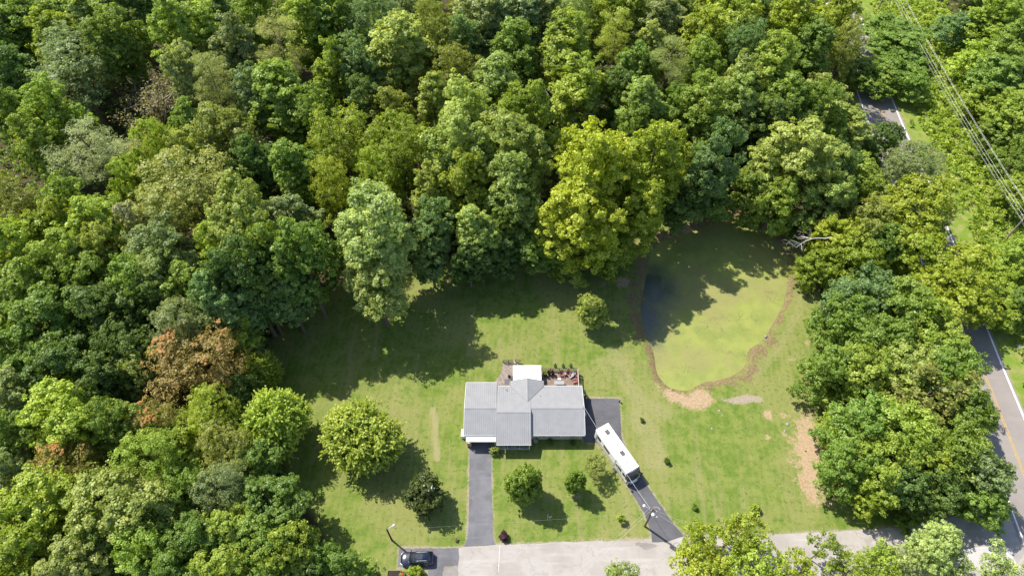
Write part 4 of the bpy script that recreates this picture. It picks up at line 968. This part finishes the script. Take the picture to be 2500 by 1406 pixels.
for k, (px, w) in enumerate([(1356.5, 'left'), (1376, 'middle'), (1394.5, 'right')]):
    g_ = G(px, 899.5, 1.75); pot(g_[0], RD[0][1] + .0, DZ + 1.0, .22, .26, [TEAL, M('blue_grey_glaze', (.16, .23, .27), .4, .15, 4), M('green_glaze', (.10, .27, .19), .4, .15, 4)][k], f'{["teal", "blue-grey", "green"][k]} planter on the back rail of the deck, {w} one of three', group='planters along the deck rail', plantc='blue')
g_ = G(1332, 914, 1.2); pot(g_[0], g_[1], DZ, .25, .4, DARKM, 'tall bright green potted plant beside the porch roof', plantc='kudzu')
for px, w in ((1341, 'left'), (1350, 'right')):
    g_ = G(px, 913, 1.0); pot(g_[0], g_[1], DZ, .24, .38, M('dark_pot', (.07, .045, .04), .6, .2, 3), f'dark planter under the back rail of the deck, {w} one of two', group='dark planters on the deck', plantc='purple')
g_ = G(1237, 932, DZ); o = MB().box(g_[0] - .38, g_[0] + .38, g_[1] - .55, g_[1] + .55, DZ + .008, DZ + .03).build('door_mat', M('grey_mat', (.115, .115, .125), .9, .1, 5)); tag(o, 'dark grey mat lying on the curved left deck', 'mat')
g_ = G(1248, 923, 1.1); chair_red(g_[0], g_[1], 1.2, 'dark metal chair on the left deck against the porch', DARKM, None, DZ, 'patio_chair', 'chair', None)
for px, w in ((1240, 'left'), (1268, 'middle'), (1285, 'right')):
    g_ = G(px, 1090, .5); chair_red(g_[0], g_[1] + .1, math.pi, f'pale chair in the shade of the front porch, {w} one of three', GREYP, None, .15, 'porch_chair', 'chair', 'pale chairs on the front porch')
g_ = G(1308, 1079, .2); o = empty('bird_bath', (g_[0], g_[1], 0), 0, 'round pale bird bath in the shade at the front wall', 'bird bath')
MB().cyl(0, 0, 0, .55, .09, 8).build('pedestal', CONC, o); MB().lathe(0, 0, [(.05, .54), (.34, .64), (.36, .70), (.30, .67), (.05, .60)], 16).build('bowl', CONC, o)
g_ = G(1195.5, 1095, .6); o = empty('garden_lamp', (g_[0], g_[1], 0), 0, 'white globe lamp on a short post by the garage corner', 'lamp')
MB().cyl(0, 0, 0, .5, .04, 8).build('post', DARKM, o); MB().lathe(0, 0, [(.02, .48), (.13, .55), (.17, .65), (.12, .77), (.01, .81)], 12).build('globe', WHITEP, o, True)

# ------------------------------------------------------------------ motorhome
RVW = M('motorhome_white', (.82, .82, .81), .35, .03, .8, spec=.4, coat=.3)
RVR = M('motorhome_roof', (.86, .86, .85), .6, .03, .8, dirt=(.72, .70, .66))
RVG = M('taupe_stripe', (.30, .27, .23), .4, .1, 3); RVD = M('dark_stripe', (.05, .05, .055), .4, .1, 3); TYRE = M('tyre_rubber', (.02, .02, .02), .85, .2, 6); CHROME = M('bright_metal', (.60, .60, .60), .25, .05, 3, metal=.8)
VISOR = M('tinted_glass', (.022, .024, .032), .12, .1, 1, spec=.7); CAP = M('grey_front_cap', (.13, .13, .145), .35, .06, 2, coat=.3)
ra = Vector(G(1470.2, 1039.5, 3.5)); rb_ = Vector(G(1547, 1149, 3.5)); dr = (rb_ - ra).normalized(); rc_ = ra + dr * 4.35
rv = empty('motorhome', (rc_.x, rc_.y, 0), math.atan2(dr.y, dr.x), 'long white motorhome parked on the drive right of the house', 'motorhome')
def rrect(x, hw, z0, z1, r=.12, n=4, top=None):
    pts = []
    for cy, cz, a0 in ((hw - r, z0 + r, -90), (hw - r, z1 - r, 0), (-hw + r, z1 - r, 90), (-hw + r, z0 + r, 180)):
        for k in range(n + 1):
            a = math.radians(a0 + 90 * k / n); pts.append(Vector((x, cy + r * math.cos(a), cz + r * math.sin(a))))
    return pts
st = [(-4.38, 1.15, .55, 3.35, .2), (-4.34, 1.22, .5, 3.42, .15), (4.05, 1.22, .5, 3.42, .12)]
MB().loft([rrect(x, hw, a, b, r) for x, hw, a, b, r in st]).build('body', RVW, rv, False)
# raked front: cap, windscreen, lower nose
def front_ring(x0, z, bul): return [Vector((x0 + bul * (1 - (k / 4 - 1) ** 2), 1.21 * (1 - k / 4) if True else 0, z)) for k in range(9)]
def front_band(z0, x0, z1, x1, bul=.22):
    a = front_ring(x0, z0, bul); b = front_ring(x1, z1, bul); n = 9; back0 = [Vector((3.95, p.y, z0)) for p in a]; back1 = [Vector((3.95, p.y, z1)) for p in b]
    mb = MB(); mb.add(a + b, [(k, k + 1, k + 1 + n, k + n) for k in range(n - 1)]); mb.add(b + back1, [(k, k + 1, k + 1 + n, k + n) for k in range(n - 1)]); mb.add(a + back0, [(k, k + n, k + 1 + n, k + 1) for k in range(n - 1)])
    for e in (0, n - 1): mb.add([a[e], b[e], back1[e], back0[e]], [(0, 1, 2, 3)])
    return mb
front_band(2.72, 4.42, 3.40, 4.06, .20).build('front_cap', CAP, rv)
front_band(1.45, 4.72, 2.715, 4.42, .24).build('windscreen', VISOR, rv)
front_band(.50, 4.80, 1.445, 4.73, .26).build('nose', RVW, rv)
front_band(.42, 4.86, .72, 4.88, .28).build('bumper', CHROME, rv)
MB().box(4.30, 5.02, -.012, .012, 1.42, 2.74, Matrix.Translation((0, 0, 0)) @ Matrix.Shear('XZ', 4, (0, 0)) if False else Matrix.Identity(4)).build('screen_pillar', CAP, rv) if False else None
for s in (-1, 1):
    MB().box(4.62, 4.98, s * .82 - .2, s * .82 + .2, .85, 1.08).build('headlight', GLASS, rv)
    a = MB().tube([(4.2, s * 1.2, 2.2), (4.85, s * 1.45, 2.05)], .03, 6).build('mirror_arm', DARKM, rv); MB().box(4.78, 4.92, s * 1.45 - .12, s * 1.45 + .12, 1.65, 2.1).build('mirror', DARKM, a)
MB().loft([rrect(-4.30, 1.17, 3.36, 3.47, .04, 2), rrect(4.04, 1.17, 3.36, 3.47, .04, 2)]).build('roof', RVR, rv)
for x, y in ((-3.05, .12), (1.05, .15)):
    o = MB().box(x - .42, x + .42, y - .36, y + .36, 3.45, 3.56).build('roof_hatch', M('hatch_frame', (.34, .34, .33), .5, .06, 3), rv); MB().box(x - .36, x + .36, y - .30, y + .30, 3.555, 3.60).build('tinted_lid', M('smoked_lid', (.10, .095, .09), .35, .15, 2), o)
for x, y, r in ((-.5, .25, .12), (2.55, -.05, .16)): MB().box(x - r, x + r, y - r, y + r, 3.46, 3.56).build('roof_vent', M('vent_grey', (.30, .29, .28), .6, .1, 3), rv)
for s in (-1, 1):
    MB().box(-4.2, 4.0, s * 1.222, s * 1.232, 1.02, 1.22).build('stripe', RVG, rv); MB().box(-4.2, 4.0, s * 1.222, s * 1.232, .62, .74).build('stripe', RVG, rv)
    MB().box(-3.6, 3.2, s * 1.222, s * 1.232, 1.30, 1.36).build('stripe', RVD, rv)
    for x0, x1 in ((-3.6, -2.7), (-1.9, -.3), (1.9, 3.0), (3.3, 3.95)):
        f = MB().box(x0, x1, min(s * 1.215, s * 1.24), max(s * 1.215, s * 1.24), 1.75, 2.55).build('window', RVD, rv); MB().box(x0 + .05, x1 - .05, min(s * 1.22, s * 1.25), max(s * 1.22, s * 1.25), 1.8, 2.5).build('pane', VISOR, f)
    for x in (-2.3, 3.35):
        wb = Matrix.Translation((x, s * 1.02, .46)) @ Matrix.Rotation(math.pi / 2, 4, 'X')
        t = MB().loft([[wb @ Vector((r * math.cos(a * math.pi / 10), r * math.sin(a * math.pi / 10), z)) for a in range(20)] for r, z in ((.32, -.16), (.46, -.13), (.46, .13), (.32, .16))]).build('wheel', TYRE, rv)
        MB().loft([[wb @ Vector((.30 * math.cos(a * math.pi / 8), .30 * math.sin(a * math.pi / 8), z)) for a in range(16)] for z in (-.17, .17)]).build('rim', CHROME, t)
# kerb side: awning roll, entry door with folded step, compartment doors, slide lip
o = MB().tube([(-3.9, -1.30, 3.22), (1.35, -1.30, 3.22)], .085, 8).build('awning', M('awning_cloth', (.42, .40, .37), .7, .1, 4), rv)
for x in (-3.85, 1.30): MB().box(x - .04, x + .04, -1.30, -1.225, 1.0, 3.2).build('awning_arm', WHITEP, o)
o = MB().box(1.45, 2.15, -1.255, -1.225, .55, 2.55).build('entry_door', M('door_shade', (.60, .585, .56), .4, .04, 2), rv); MB().box(1.55, 2.05, -1.265, -1.254, 1.7, 2.4).build('door_window', VISOR, o)
MB().box(1.5, 2.1, -1.62, -1.26, .30, .36).build('entry_step', DARKM, rv)
for x0 in (-3.9, -1.75, -.75, .3, 2.35): MB().box(x0, x0 + .85, -1.238, -1.222, .55, .98).build('locker_door', M('locker_grey', (.50, .48, .45), .45, .06, 3), rv)
MB().box(-4.43, -4.37, -1.0, 1.0, 1.5, 2.5).build('rear_window', VISOR, rv)
for s in (-1, 1): MB().box(-4.44, -4.38, s * 1.0 - .08, s * 1.0 + .08, .9, 1.25).build('tail_light', M('red_lens', (.14, .012, .012), .3, .1), rv)
MB().tube([(-4.45, -1.0, .7), (-4.47, -1.0, 3.4)], .02, 5).tube([(-4.45, -.65, .7), (-4.47, -.65, 3.4)], .02, 5).build('ladder', CHROME, rv)

# ------------------------------------------------------------------ parked car
PAINT = M('navy_car_paint', (.006, .009, .026), .15, .05, 2, spec=.4, coat=1.0)
CG = M('car_glass', (.03, .035, .04), .06, .1, 1, spec=.8)
cc = G(1018, 1362, .9)
car = empty('parked_car', (cc[0], cc[1], 0), math.pi + .035, 'dark navy estate car with silver roof rails parked on the asphalt patch', 'car')
# local: +x is the nose
def csec(x, hw, z0, z1, tuck=.1):
    return [Vector((x, y, z)) for y, z in ((-hw * .86, z0), (-hw, z0 + .16), (-hw, z1 - .22), (-hw + tuck * .5, z1 - .05), (-hw + tuck * 2.2, z1), (0, z1 + .03), (hw - tuck * 2.2, z1), (hw - tuck * .5, z1 - .05), (hw, z1 - .22), (hw, z0 + .16), (hw * .86, z0))]
body = [(2.40, .62, .38, .72), (2.33, .78, .30, .86), (2.10, .90, .26, .95), (1.6, .955, .25, 1.00), (.95, .965, .25, 1.06), (.2, .965, .25, 1.08), (-.9, .965, .25, 1.10), (-1.7, .96, .26, 1.11), (-2.15, .92, .30, 1.08), (-2.34, .80, .36, 1.00), (-2.38, .66, .42, .92)]
MB().loft([csec(*b) for b in body]).build('body', PAINT, car, True)
def ghs(x, hw, z, hb=.90): return (x, hw, z)
def ring4(x0, x1, hw, z): return None
bot = [Vector(p) for p in ((1.05, -.80, 1.05), (1.12, 0, 1.07), (1.05, .80, 1.05), (-1.0, .90, 1.08), (-2.12, .82, 1.08), (-2.2, 0, 1.09), (-2.12, -.82, 1.08), (-1.0, -.90, 1.08))]
topr = [Vector(p) for p in ((.20, -.60, 1.63), (.26, 0, 1.66), (.20, .60, 1.63), (-.9, .66, 1.70), (-1.72, .60, 1.65), (-1.80, 0, 1.67), (-1.72, -.60, 1.65), (-.9, -.66, 1.70))]
MB().loft([bot, topr]).build('glasshouse', CG, car, True)
mb = MB(); ro = [p * 1.0 + Vector((0, 0, -.015)) for p in topr]; r2 = [Vector((p.x * .985 - .01, p.y * .94, p.z + .045)) for p in topr]; r1 = [Vector((p.x * 1.0 + (.04 if p.x > 0 else -.05), p.y * 1.02, p.z - .01)) for p in topr]
mb.loft([r1, r2]).build('roof', PAINT, car, True)
MB().box(-.85, -.05, -.38, .38, 1.725, 1.745).build('sunroof', CG, car)
for s in (-1, 1):
    MB().tube([(.08, s * .60, 1.70), (-.02, s * .60, 1.76), (-1.45, s * .60, 1.77), (-1.55, s * .60, 1.70)], .026, 6).build('roof_rail', CHROME, car)
    a = MB().tube([(.85, s * .9, 1.06), (.85, s * 1.04, 1.10)], .03, 6).build('wing_mirror', PAINT, car); MB().box(.78, .93, s * 1.07 - .09, s * 1.07 + .09, 1.04, 1.20).build('mirror_glass', PAINT, a)
    MB().tube([(2.36, s * .55, .80), (2.28, s * .74, .83), (2.05, s * .87, .88)], [.05, .06, .03], 6).build('headlight', M('clear_lens', (.72, .74, .76), .12, .05, 3, spec=.8), car)
    MB().tube([(-2.37, s * .62, .98), (-2.26, s * .82, 1.0), (-2.0, s * .92, 1.0)], [.05, .055, .03], 6).build('tail_light', M('red_lens', (.14, .012, .012), .3, .1), car)
    MB().tube([(.35, s * .74, 1.37), (-1.7, s * .76, 1.40)], .014, 4).build('window_trim', CHROME, car)
    MB().tube([(1.05, s * .80, 1.06), (.2, s * .61, 1.64)], .045, 6).build('front_pillar', PAINT, car); MB().tube([(-2.12, s * .82, 1.08), (-1.74, s * .61, 1.66)], .07, 6).build('rear_pillar', PAINT, car); MB().tube([(-.45, s * .885, 1.07), (-.5, s * .65, 1.67)], .04, 6).build('door_pillar', PAINT, car)
    for x in (1.48, -1.42):
        wb = Matrix.Translation((x, s * .86, .36)) @ Matrix.Rotation(math.pi / 2, 4, 'X')
        t = MB().loft([[wb @ Vector((r * math.cos(a * math.pi / 10), r * math.sin(a * math.pi / 10), z)) for a in range(20)] for r, z in ((.24, -.12), (.36, -.10), (.36, .10), (.24, .12))]).build('wheel', TYRE, car)
        MB().loft([[wb @ Vector((.23 * math.cos(a * math.pi / 8), .23 * math.sin(a * math.pi / 8), z)) for a in range(16)] for z in (-.125, .125)]).build('rim', CHROME, t)
    MB().box(-.2, -.02, s * .972 - .006, s * .972 + .006, .93, .96).build('door_handle', CHROME, car)
MB().box(2.36, 2.415, -.40, .40, .52, .70).build('grille', DARKM, car)
MB().box(.84, 1.20, -.62, .62, 1.035, 1.055).build('wiper_cowl', DARKM, car)

# ------------------------------------------------------------------ poles, lamps and wires
POLEW = M('pole_wood', (.16, .105, .075), .9, .25, 4); POLEB = M('dark_pole', (.035, .03, .026), .8, .2, 4); WIRE = M('bare_wire', (.50, .49, .47), .5, .05, 2, spec=.4)
POLEG = M('grey_pole_wood', (.27, .225, .18), .9, .2, 4)
up = (20.16, 32.27); UH = 8.1
pole = empty('utility_pole', (up[0], up[1], 0), 0, 'brown wooden utility pole with lamp and transformer beside the parking drive', 'utility pole')
MB().tube([(0, 0, -.2), (0, 0, UH)], [.17, .12], 10).build('pole', POLEW, pole)
t = MB().lathe(0, 0, [(.05, 0), (.26, .02), (.27, .78), (.22, .86), (.04, .9)], 14).build('transformer', M('transformer_grey', (.62, .63, .62), .5, .05, 2), pole, True); t.location = (.12, -.42, 6.15)
MB().cyl(.12, -.42, 7.0, 7.25, .05, 8).build('bushing', DARKM, pole)
MB().box(-.55, .55, -.05, .05, 7.35, 7.45, Matrix.Rotation(-.55, 4, 'Z')).build('crossarm', POLEW, pole)
for x in (-.5, 0, .5):
    p = Matrix.Rotation(-.55, 4, 'Z') @ Vector((x, 0, 0)); MB().lathe(p.x, p.y, [(.02, 7.45), (.06, 7.5), (.07, 7.58), (.03, 7.66)], 8).build('insulator', WHITEP, pole)
lg = G(1573, 1234, 7.0); lx, ly = lg[0] - up[0], lg[1] - up[1]
o = MB().tube([(0, 0, 6.7), (lx * .5, ly * .5, 7.1), (lx, ly, 7.15)], .035, 6).build('lamp_arm', GUT, pole); MB().lathe(lx, ly, [(.20, 6.85), (.25, 6.95), (.18, 7.1), (.05, 7.2), (.02, 7.22)], 14).build('lamp_head', WHITEP, o, True)
b_ = G(1602, 1261, 6.6); MB().tube([(0, 0, 6.3), (b_[0] - up[0], b_[1] - up[1], 6.6)], .03, 6).box(b_[0] - up[0] - .22, b_[0] - up[0] + .22, b_[1] - up[1] - .07, b_[1] - up[1] + .07, 6.55, 6.68).build('bracket', GUT, pole)
mb = MB(); pts = [(.95 * math.cos(a) * .55 + .55, .5 * math.sin(a) + .1, 7.2 - .25 * math.sin(a / 2)) for a in [k * .5 for k in range(11)]]; mb.tube(pts, .022, 5).build('jumper_loop', WIRE, pole)
lb = (-18.02, 30.21)
lamp = empty('street_lamp', (lb[0], lb[1], 0), 0, 'dark lamp post with a white lamp head on the lawn beside the parked car', 'street lamp')
MB().tube([(0, 0, -.2), (0, 0, 5.3)], [.15, .11], 10).build('pole', POLEB, lamp)
lg = G(961.5, 1281, 5.55); lx, ly = lg[0] - lb[0], lg[1] - lb[1]
o = MB().tube([(0, 0, 5.0), (lx * .4, ly * .4, 5.45), (lx, ly, 5.55)], .032, 6).build('lamp_arm', WHITEP, lamp); MB().lathe(lx, ly, [(.18, 5.28), (.23, 5.36), (.17, 5.5), (.05, 5.6), (.02, 5.62)], 14).build('lamp_head', WHITEP, o, True)
def wire(name, a, b, sag, label, group='overhead wires', r=.024, m=WIRE):
    a, b = Vector(a), Vector(b); n = 14; pts = [a.lerp(b, k / n) - Vector((0, 0, sag * 4 * (k / n) * (1 - k / n))) for k in range(n + 1)]
    o = MB().tube(pts, r, 4).build(name, m); return tag(o, label, 'wire', group)
ps = Vector((up[0], up[1], 0))
e1 = G(1420, 1406, 7.0); e2 = G(1404, 1406, 7.0)
def far_end(e, k=3.0): return (up[0] + (e[0] - up[0]) * k, up[1] + (e[1] - up[1]) * k)
f1, f2 = far_end(e1, 2.6), far_end(e2, 2.6)
wire('overhead_wire', (up[0] - .1, up[1] + .1, 7.6), (f1[0], f1[1], 7.4), .35, 'overhead wire crossing the street from the utility pole, right one of the pair', r=.010)
wire('overhead_wire', (up[0] - .35, up[1] + .3, 7.5), (f2[0], f2[1], 7.3), .35, 'overhead wire crossing the street from the utility pole, left one of the pair', r=.010)
wire('service_drop', (up[0] - .1, up[1] + .1, 7.0), (XR - .2, 50.0, 4.85), .55, 'pale service wire running from the utility pole over the motorhome to the house', r=.02)
wire('overhead_wire', (up[0] - .2, up[1], 6.4), (lb[0], lb[1], 5.1), .35, 'thin wire over the front lawn between lamp post and utility pole', r=.004)
for k, (ex, ey) in enumerate([(1640, 1265), (1645, 1280)]):
    e = G(ex, ey, 6.9); f = far_end(e, 9); wire('overhead_wire', (up[0] + .3, up[1] - .2 * k, 7.4 - .3 * k), (f[0], f[1], 7.0), .3, f'faint wire leaving the utility pole to the right, {["upper", "lower"][k]} one', r=.009)
PB, PA = (98.45, 88.45), (99.12, 170.3)
def road_pole(p, h, label):
    o = empty('utility_pole', (p[0], p[1], 0), 0, label, 'utility pole')
    MB().tube([(0, 0, -.2), (0, 0, h)], [.19, .13], 10).build('pole', POLEG, o)
    MB().box(-1.25, 1.25, -.06, .06, h - .55, h - .42).build('crossarm', POLEG, o)
    for x in (-1.15, -.45, 1.15): MB().lathe(x, 0, [(.02, h - .42), (.06, h - .36), (.07, h - .28), (.03, h - .2)], 8).build('insulator', WHITEP, o)
    return o
road_pole(PB, 8.6, 'grey wooden utility pole in the brush at the right edge'); road_pole(PA, 9.2, 'wooden utility pole whose foot shows at the top edge beside the main road')
PC = (97.6, -8)
for k, (dx, dz, w) in enumerate([(1.15, 0, 'right outer'), (.55, .35, 'right inner'), (-.45, 0, 'middle'), (-1.15, 0, 'left'), (-.15, -1.7, 'lower left'), (.05, -2.1, 'lowest')]):
    za, zb = 8.95 + dz, 8.35 + dz
    wire('power_line', (PA[0] + dx, PA[1], za), (PB[0] + dx, PB[1], zb), 1.1, f'{w} pale power line along the brushy bank right of the main road', 'power lines along the main road', .020)
    wire('power_line', (PB[0] + dx, PB[1], zb), (PC[0] + dx, PC[1], zb), 1.1, f'{w} power line leaving the frame beyond the right-hand pole', 'power lines along the main road', .020)

# ------------------------------------------------------------------ small things
fb = G(1336, 1268); o = empty('flag_pole', (fb[0], fb[1], 0), .2, 'small flag on a pole in the shadow of the front lawn tree', 'flag')
MB().cyl(0, 0, 0, 2.6, .03, 8, .02).build('pole', WHITEP, o); MB().lathe(0, 0, [(.01, 2.58), (.05, 2.62), (.05, 2.68), (.01, 2.72)], 8).build('finial', WHITEP, o)
FR = M('flag_red', (.45, .06, .08), .8, .1, 5); FW = M('flag_white', (.70, .66, .66), .8, .05, 5); FB = M('flag_blue', (.05, .06, .22), .8, .1, 5)
def cloth(u0, u1, v0, v1):
    mb = MB(); n = 8; P = []
    for i in range(n + 1):
        u = u0 + (u1 - u0) * i / n
        for v in (v0, v1): P.append((.04 + u * .55 + .0, -.15 * math.sin(u * 4) - .25 * u, 1.55 + v - .35 * u))
    F = [(2 * i, 2 * i + 2, 2 * i + 3, 2 * i + 1) for i in range(n)]; Q = [(x, y + .012, z) for x, y, z in P]; k = len(P)
    mb.add(P + Q, F + [tuple(j + k for j in f)[::-1] for f in F] + [(2 * i, 2 * i + k, 2 * i + 2 + k, 2 * i + 2) for i in range(n)] + [(2 * i + 1, 2 * i + 3, 2 * i + 3 + k, 2 * i + 1 + k) for i in range(n)]); return mb
hgt = .8 / 13
for k in range(13): cloth(.42 if k >= 6 else 0, 1.0, k * hgt, (k + 1) * hgt).build('stripe', FR if k % 2 == 0 else FW, o)
cloth(0, .42, 6 * hgt, .8).build('canton', FB, o)
sp = G(1512, 1272); plant('U', sp[0], sp[1] + .1, .62, 1.9, 'lime', 'sapling', 'small lime green staked sapling on the front lawn', 'sapling')
a = G(1520, 1268, .3); b = G(1537, 1257, .3)
o = MB().tube([(sp[0] + .35, sp[1] - .1, -.1), (sp[0] + .95, sp[1] + .55, 1.1)], .035, 6).build('wooden_stake', M('new_wood', (.42, .27, .12), .8, .1, 3)); tag(o, 'slanting wooden stake beside the staked sapling', 'stake')
g_ = G(1689, 1300); o = MB().tube([(g_[0], g_[1], -.1), (g_[0] - .1, g_[1] + .15, 1.15)], .05, 6).build('wooden_post', M('new_wood', (.42, .27, .12), .8, .1, 3)); tag(o, 'short tan wooden post on the lawn right of the parking drive', 'post')
g_ = G(1512, 981); o = empty('bollard', (g_[0], g_[1], 0), 0, 'short dark bollard at the far corner of the parking pad', 'bollard')
MB().cyl(0, 0, -.1, .6, .12, 10).build('post', DARKM, o); MB().lathe(0, 0, [(.13, .6), (.17, .63), (.15, .72), (.02, .76)], 10).build('cap', DARKM, o)
ROCK = M('pale_rock', (.27, .25, .22), .9, .2, 3)
def rock(px, py, r, label, m=ROCK, seed=0, flat=.55):
    r *= .75
    g = np.random.default_rng(seed + int(px)); x, y = G(px, py); n = 10; rings = []
    for i in range(6):
        f = i / 5; rr = r * math.sin(math.pi * min(.97, .12 + f * .88)) ** .7 if i < 5 else r * .12
        rings.append([Vector((rr * math.cos(2 * math.pi * k / n) * (1 + .25 * math.sin(k * 1.7 + seed)) * g.uniform(.85, 1.12), rr * math.sin(2 * math.pi * k / n) * g.uniform(.85, 1.12), -.1 + f * r * 2 * flat)) for k in range(n)])
    o = MB().loft(rings).build('rock', m); o.location = (x, y, 0); tag(o, label, 'rock', 'rocks lying on the lawn'); return o
rock(1922, 1036, .40, 'largest pale rock lying beside the bare sandy bank', seed=1); rock(1916, 1052, .3, 'pale rock just below the largest one by the sandy bank', seed=2); rock(1921, 1062, .25, 'grey rock farthest down of those by the sandy bank', seed=3)
rock(1738, 1046, .28, 'small pale rock alone in the middle of the right lawn', seed=4); rock(1756, 1003, .32, 'pale rock just below the sandy pond outlet', seed=5); rock(1763, 1013, .2, 'smallest pale rock below the sandy pond outlet', seed=6)
rock(1967, 1101, .24, 'small dark stone on the bare sandy bank', M('dark_rock', (.10, .08, .05), .9, .2, 3), 7); rock(1869, 821, .35, 'pale rock at the right water edge of the pond', seed=8)
rock(2488, 846, .8, 'pale grey boulder on the bank at the right edge', seed=9, flat=.3)
g_ = G(2024, 1214); o = MB().tube([(g_[0] - .6, g_[1] - .25, .12), (g_[0], g_[1], .16), (g_[0] + .55, g_[1] + .3, .12)], [.13, .16, .12], 8).build('log', M('dark_log', (.07, .05, .035), .9, .2, 3)); tag(o, 'dark short log at the foot of the sandy bank by the grove', 'log')
# fallen bleached tree at the pond corner and a snag in the wood
PALEW = M('bleached_wood', (.52, .48, .42), .85, .15, 4, spec=.1)
dm, _ = bare_mesh('trunk', 71, 10, .8, .17, PALEW, 4)
def bare(px, py, z, mesh, rot, sc, label, name='fallen_tree', cat='dead tree'):
    x, y = G(px, py, z); r = empty(name, (x, y, z), 0, label, cat); r.rotation_euler = rot; r.scale = (sc, sc, sc); o = bpy.data.objects.new('trunk', mesh); COL.objects.link(o); o.parent = r; return r
bare(2030, 580, 9.0, dm, (math.radians(12), math.radians(-84), math.radians(6)), .85, 'bleached bare tree leaning out over the corner of the pond')
dm2, _ = bare_mesh('trunk', 77, 14, .9, .2, PALEW, 4)
bare(1352, 300, 8.0, dm2, (0, .1, 0), .8, 'pale bare snag in a dark gap of the wood', 'dead_snag')
bare(2120, 610, 2.0, dm2, (.3, .3, 1), .8, 'bare grey tree among the yellow-green trees right of the pond', 'dead_snag')
# flower bed cut by the bottom edge
g_ = G(963, 1402); o = empty('planter_box', (g_[0], g_[1], 0), 0, 'dark wooden planter box cut by the bottom edge of the photo', 'planter')
for q in ((-1.0, 1.0, .42, .5), (-1.0, 1.0, -.5, -.42), (-1.0, -.92, -.42, .42), (.92, 1.0, -.42, .42)): MB().box(*q, 0, .42).build('side_board', WOODD, o)
MB().box(-.92, .92, -.42, .42, 0, .3).build('soil', M('soil', (.03, .024, .018), .95, .2, 4), o)
REDM = M('red_flower', (.55, .03, .02), .6, .1, 5)
for px, w in ((981, 'left'), (1025, 'right')):
    x, y = G(px, 1402, .5); o = empty('flower_plant', (x, y, 0), 0, f'red flowering plant at the bottom edge, {w} one of two', 'flower', 'red flowers at the bottom edge')
    q = bpy.data.objects.new('foliage', LIB['U'][0][1][0]); COL.objects.link(q); q.parent = o; q.scale = (.4, .4, .3); q.color = COLS['mid'] + (1,)
    mb = MB()
    for k in range(14): a = R_.uniform(0, 6.28); r = R_.uniform(0, .33); mb.lathe(r * math.cos(a), r * math.sin(a), [(.01, .45), (.07, .52), (.08, .58), (.01, .6)], 6)
    mb.build('bloom', REDM, o)
# white blossoms on the magnolia, rusty tips on the orange trees
def blooms(label_key, n, r, m, name, seed):
    t = [q for q in TREES if q['label'] and q['label'].startswith(label_key)][0]; o = t['o']; me = [c for c in o.children if c.name.startswith('crown')][0].data
    k = len(me.vertices) // 4; co = np.zeros(len(me.vertices) * 3, np.float32); me.vertices.foreach_get('co', co); co = co.reshape(k, 4, 3).mean(1)
    g = np.random.default_rng(seed); c = co.mean(0); out = co - c; sc = out[:, 2] * .8 + np.linalg.norm(out[:, :2], axis=1) * .5 + g.normal(0, .25, k); idx = np.argsort(-sc)[:n * 3]; idx = g.choice(idx, n, replace=False)
    mb = MB()
    for i in idx:
        p = co[i] + unit(out[i:i + 1])[0] * .05; mb.add([tuple(p + np.array(q) * r) for q in ((1, 0, 0), (0, 1, 0), (-1, 0, 0), (0, -1, 0), (0, 0, .9), (0, 0, -.6))], [(0, 1, 4), (1, 2, 4), (2, 3, 4), (3, 0, 4), (1, 0, 5), (2, 1, 5), (3, 2, 5), (0, 3, 5)])
    q = mb.build(name, m, o); q['kind'] = 'stuff'
blooms('dark glossy magnolia', 8, .10, WHITEP, 'blossom', 1)
blooms('large orange-flushed', 120, .19, M('rusty_seed', (.33, .17, .055), .8, .2, 3), 'seed_cluster', 2)
blooms('golden orange tree', 80, .19, M('golden_seed', (.45, .22, .06), .8, .2, 3), 'seed_cluster', 3)
blooms('orange-tinged tree', 90, .22, M('golden_seed', (.45, .22, .06), .8, .2, 3), 'seed_cluster', 4)
blooms('small bright green tree with', 22, .16, M('rusty_seed', (.33, .17, .055), .8, .2, 3), 'seed_cluster', 5)
blooms('cream flowering', 300, .22, M('cream_blossom', (.50, .47, .24), .8, .1, 3), 'blossom', 6)
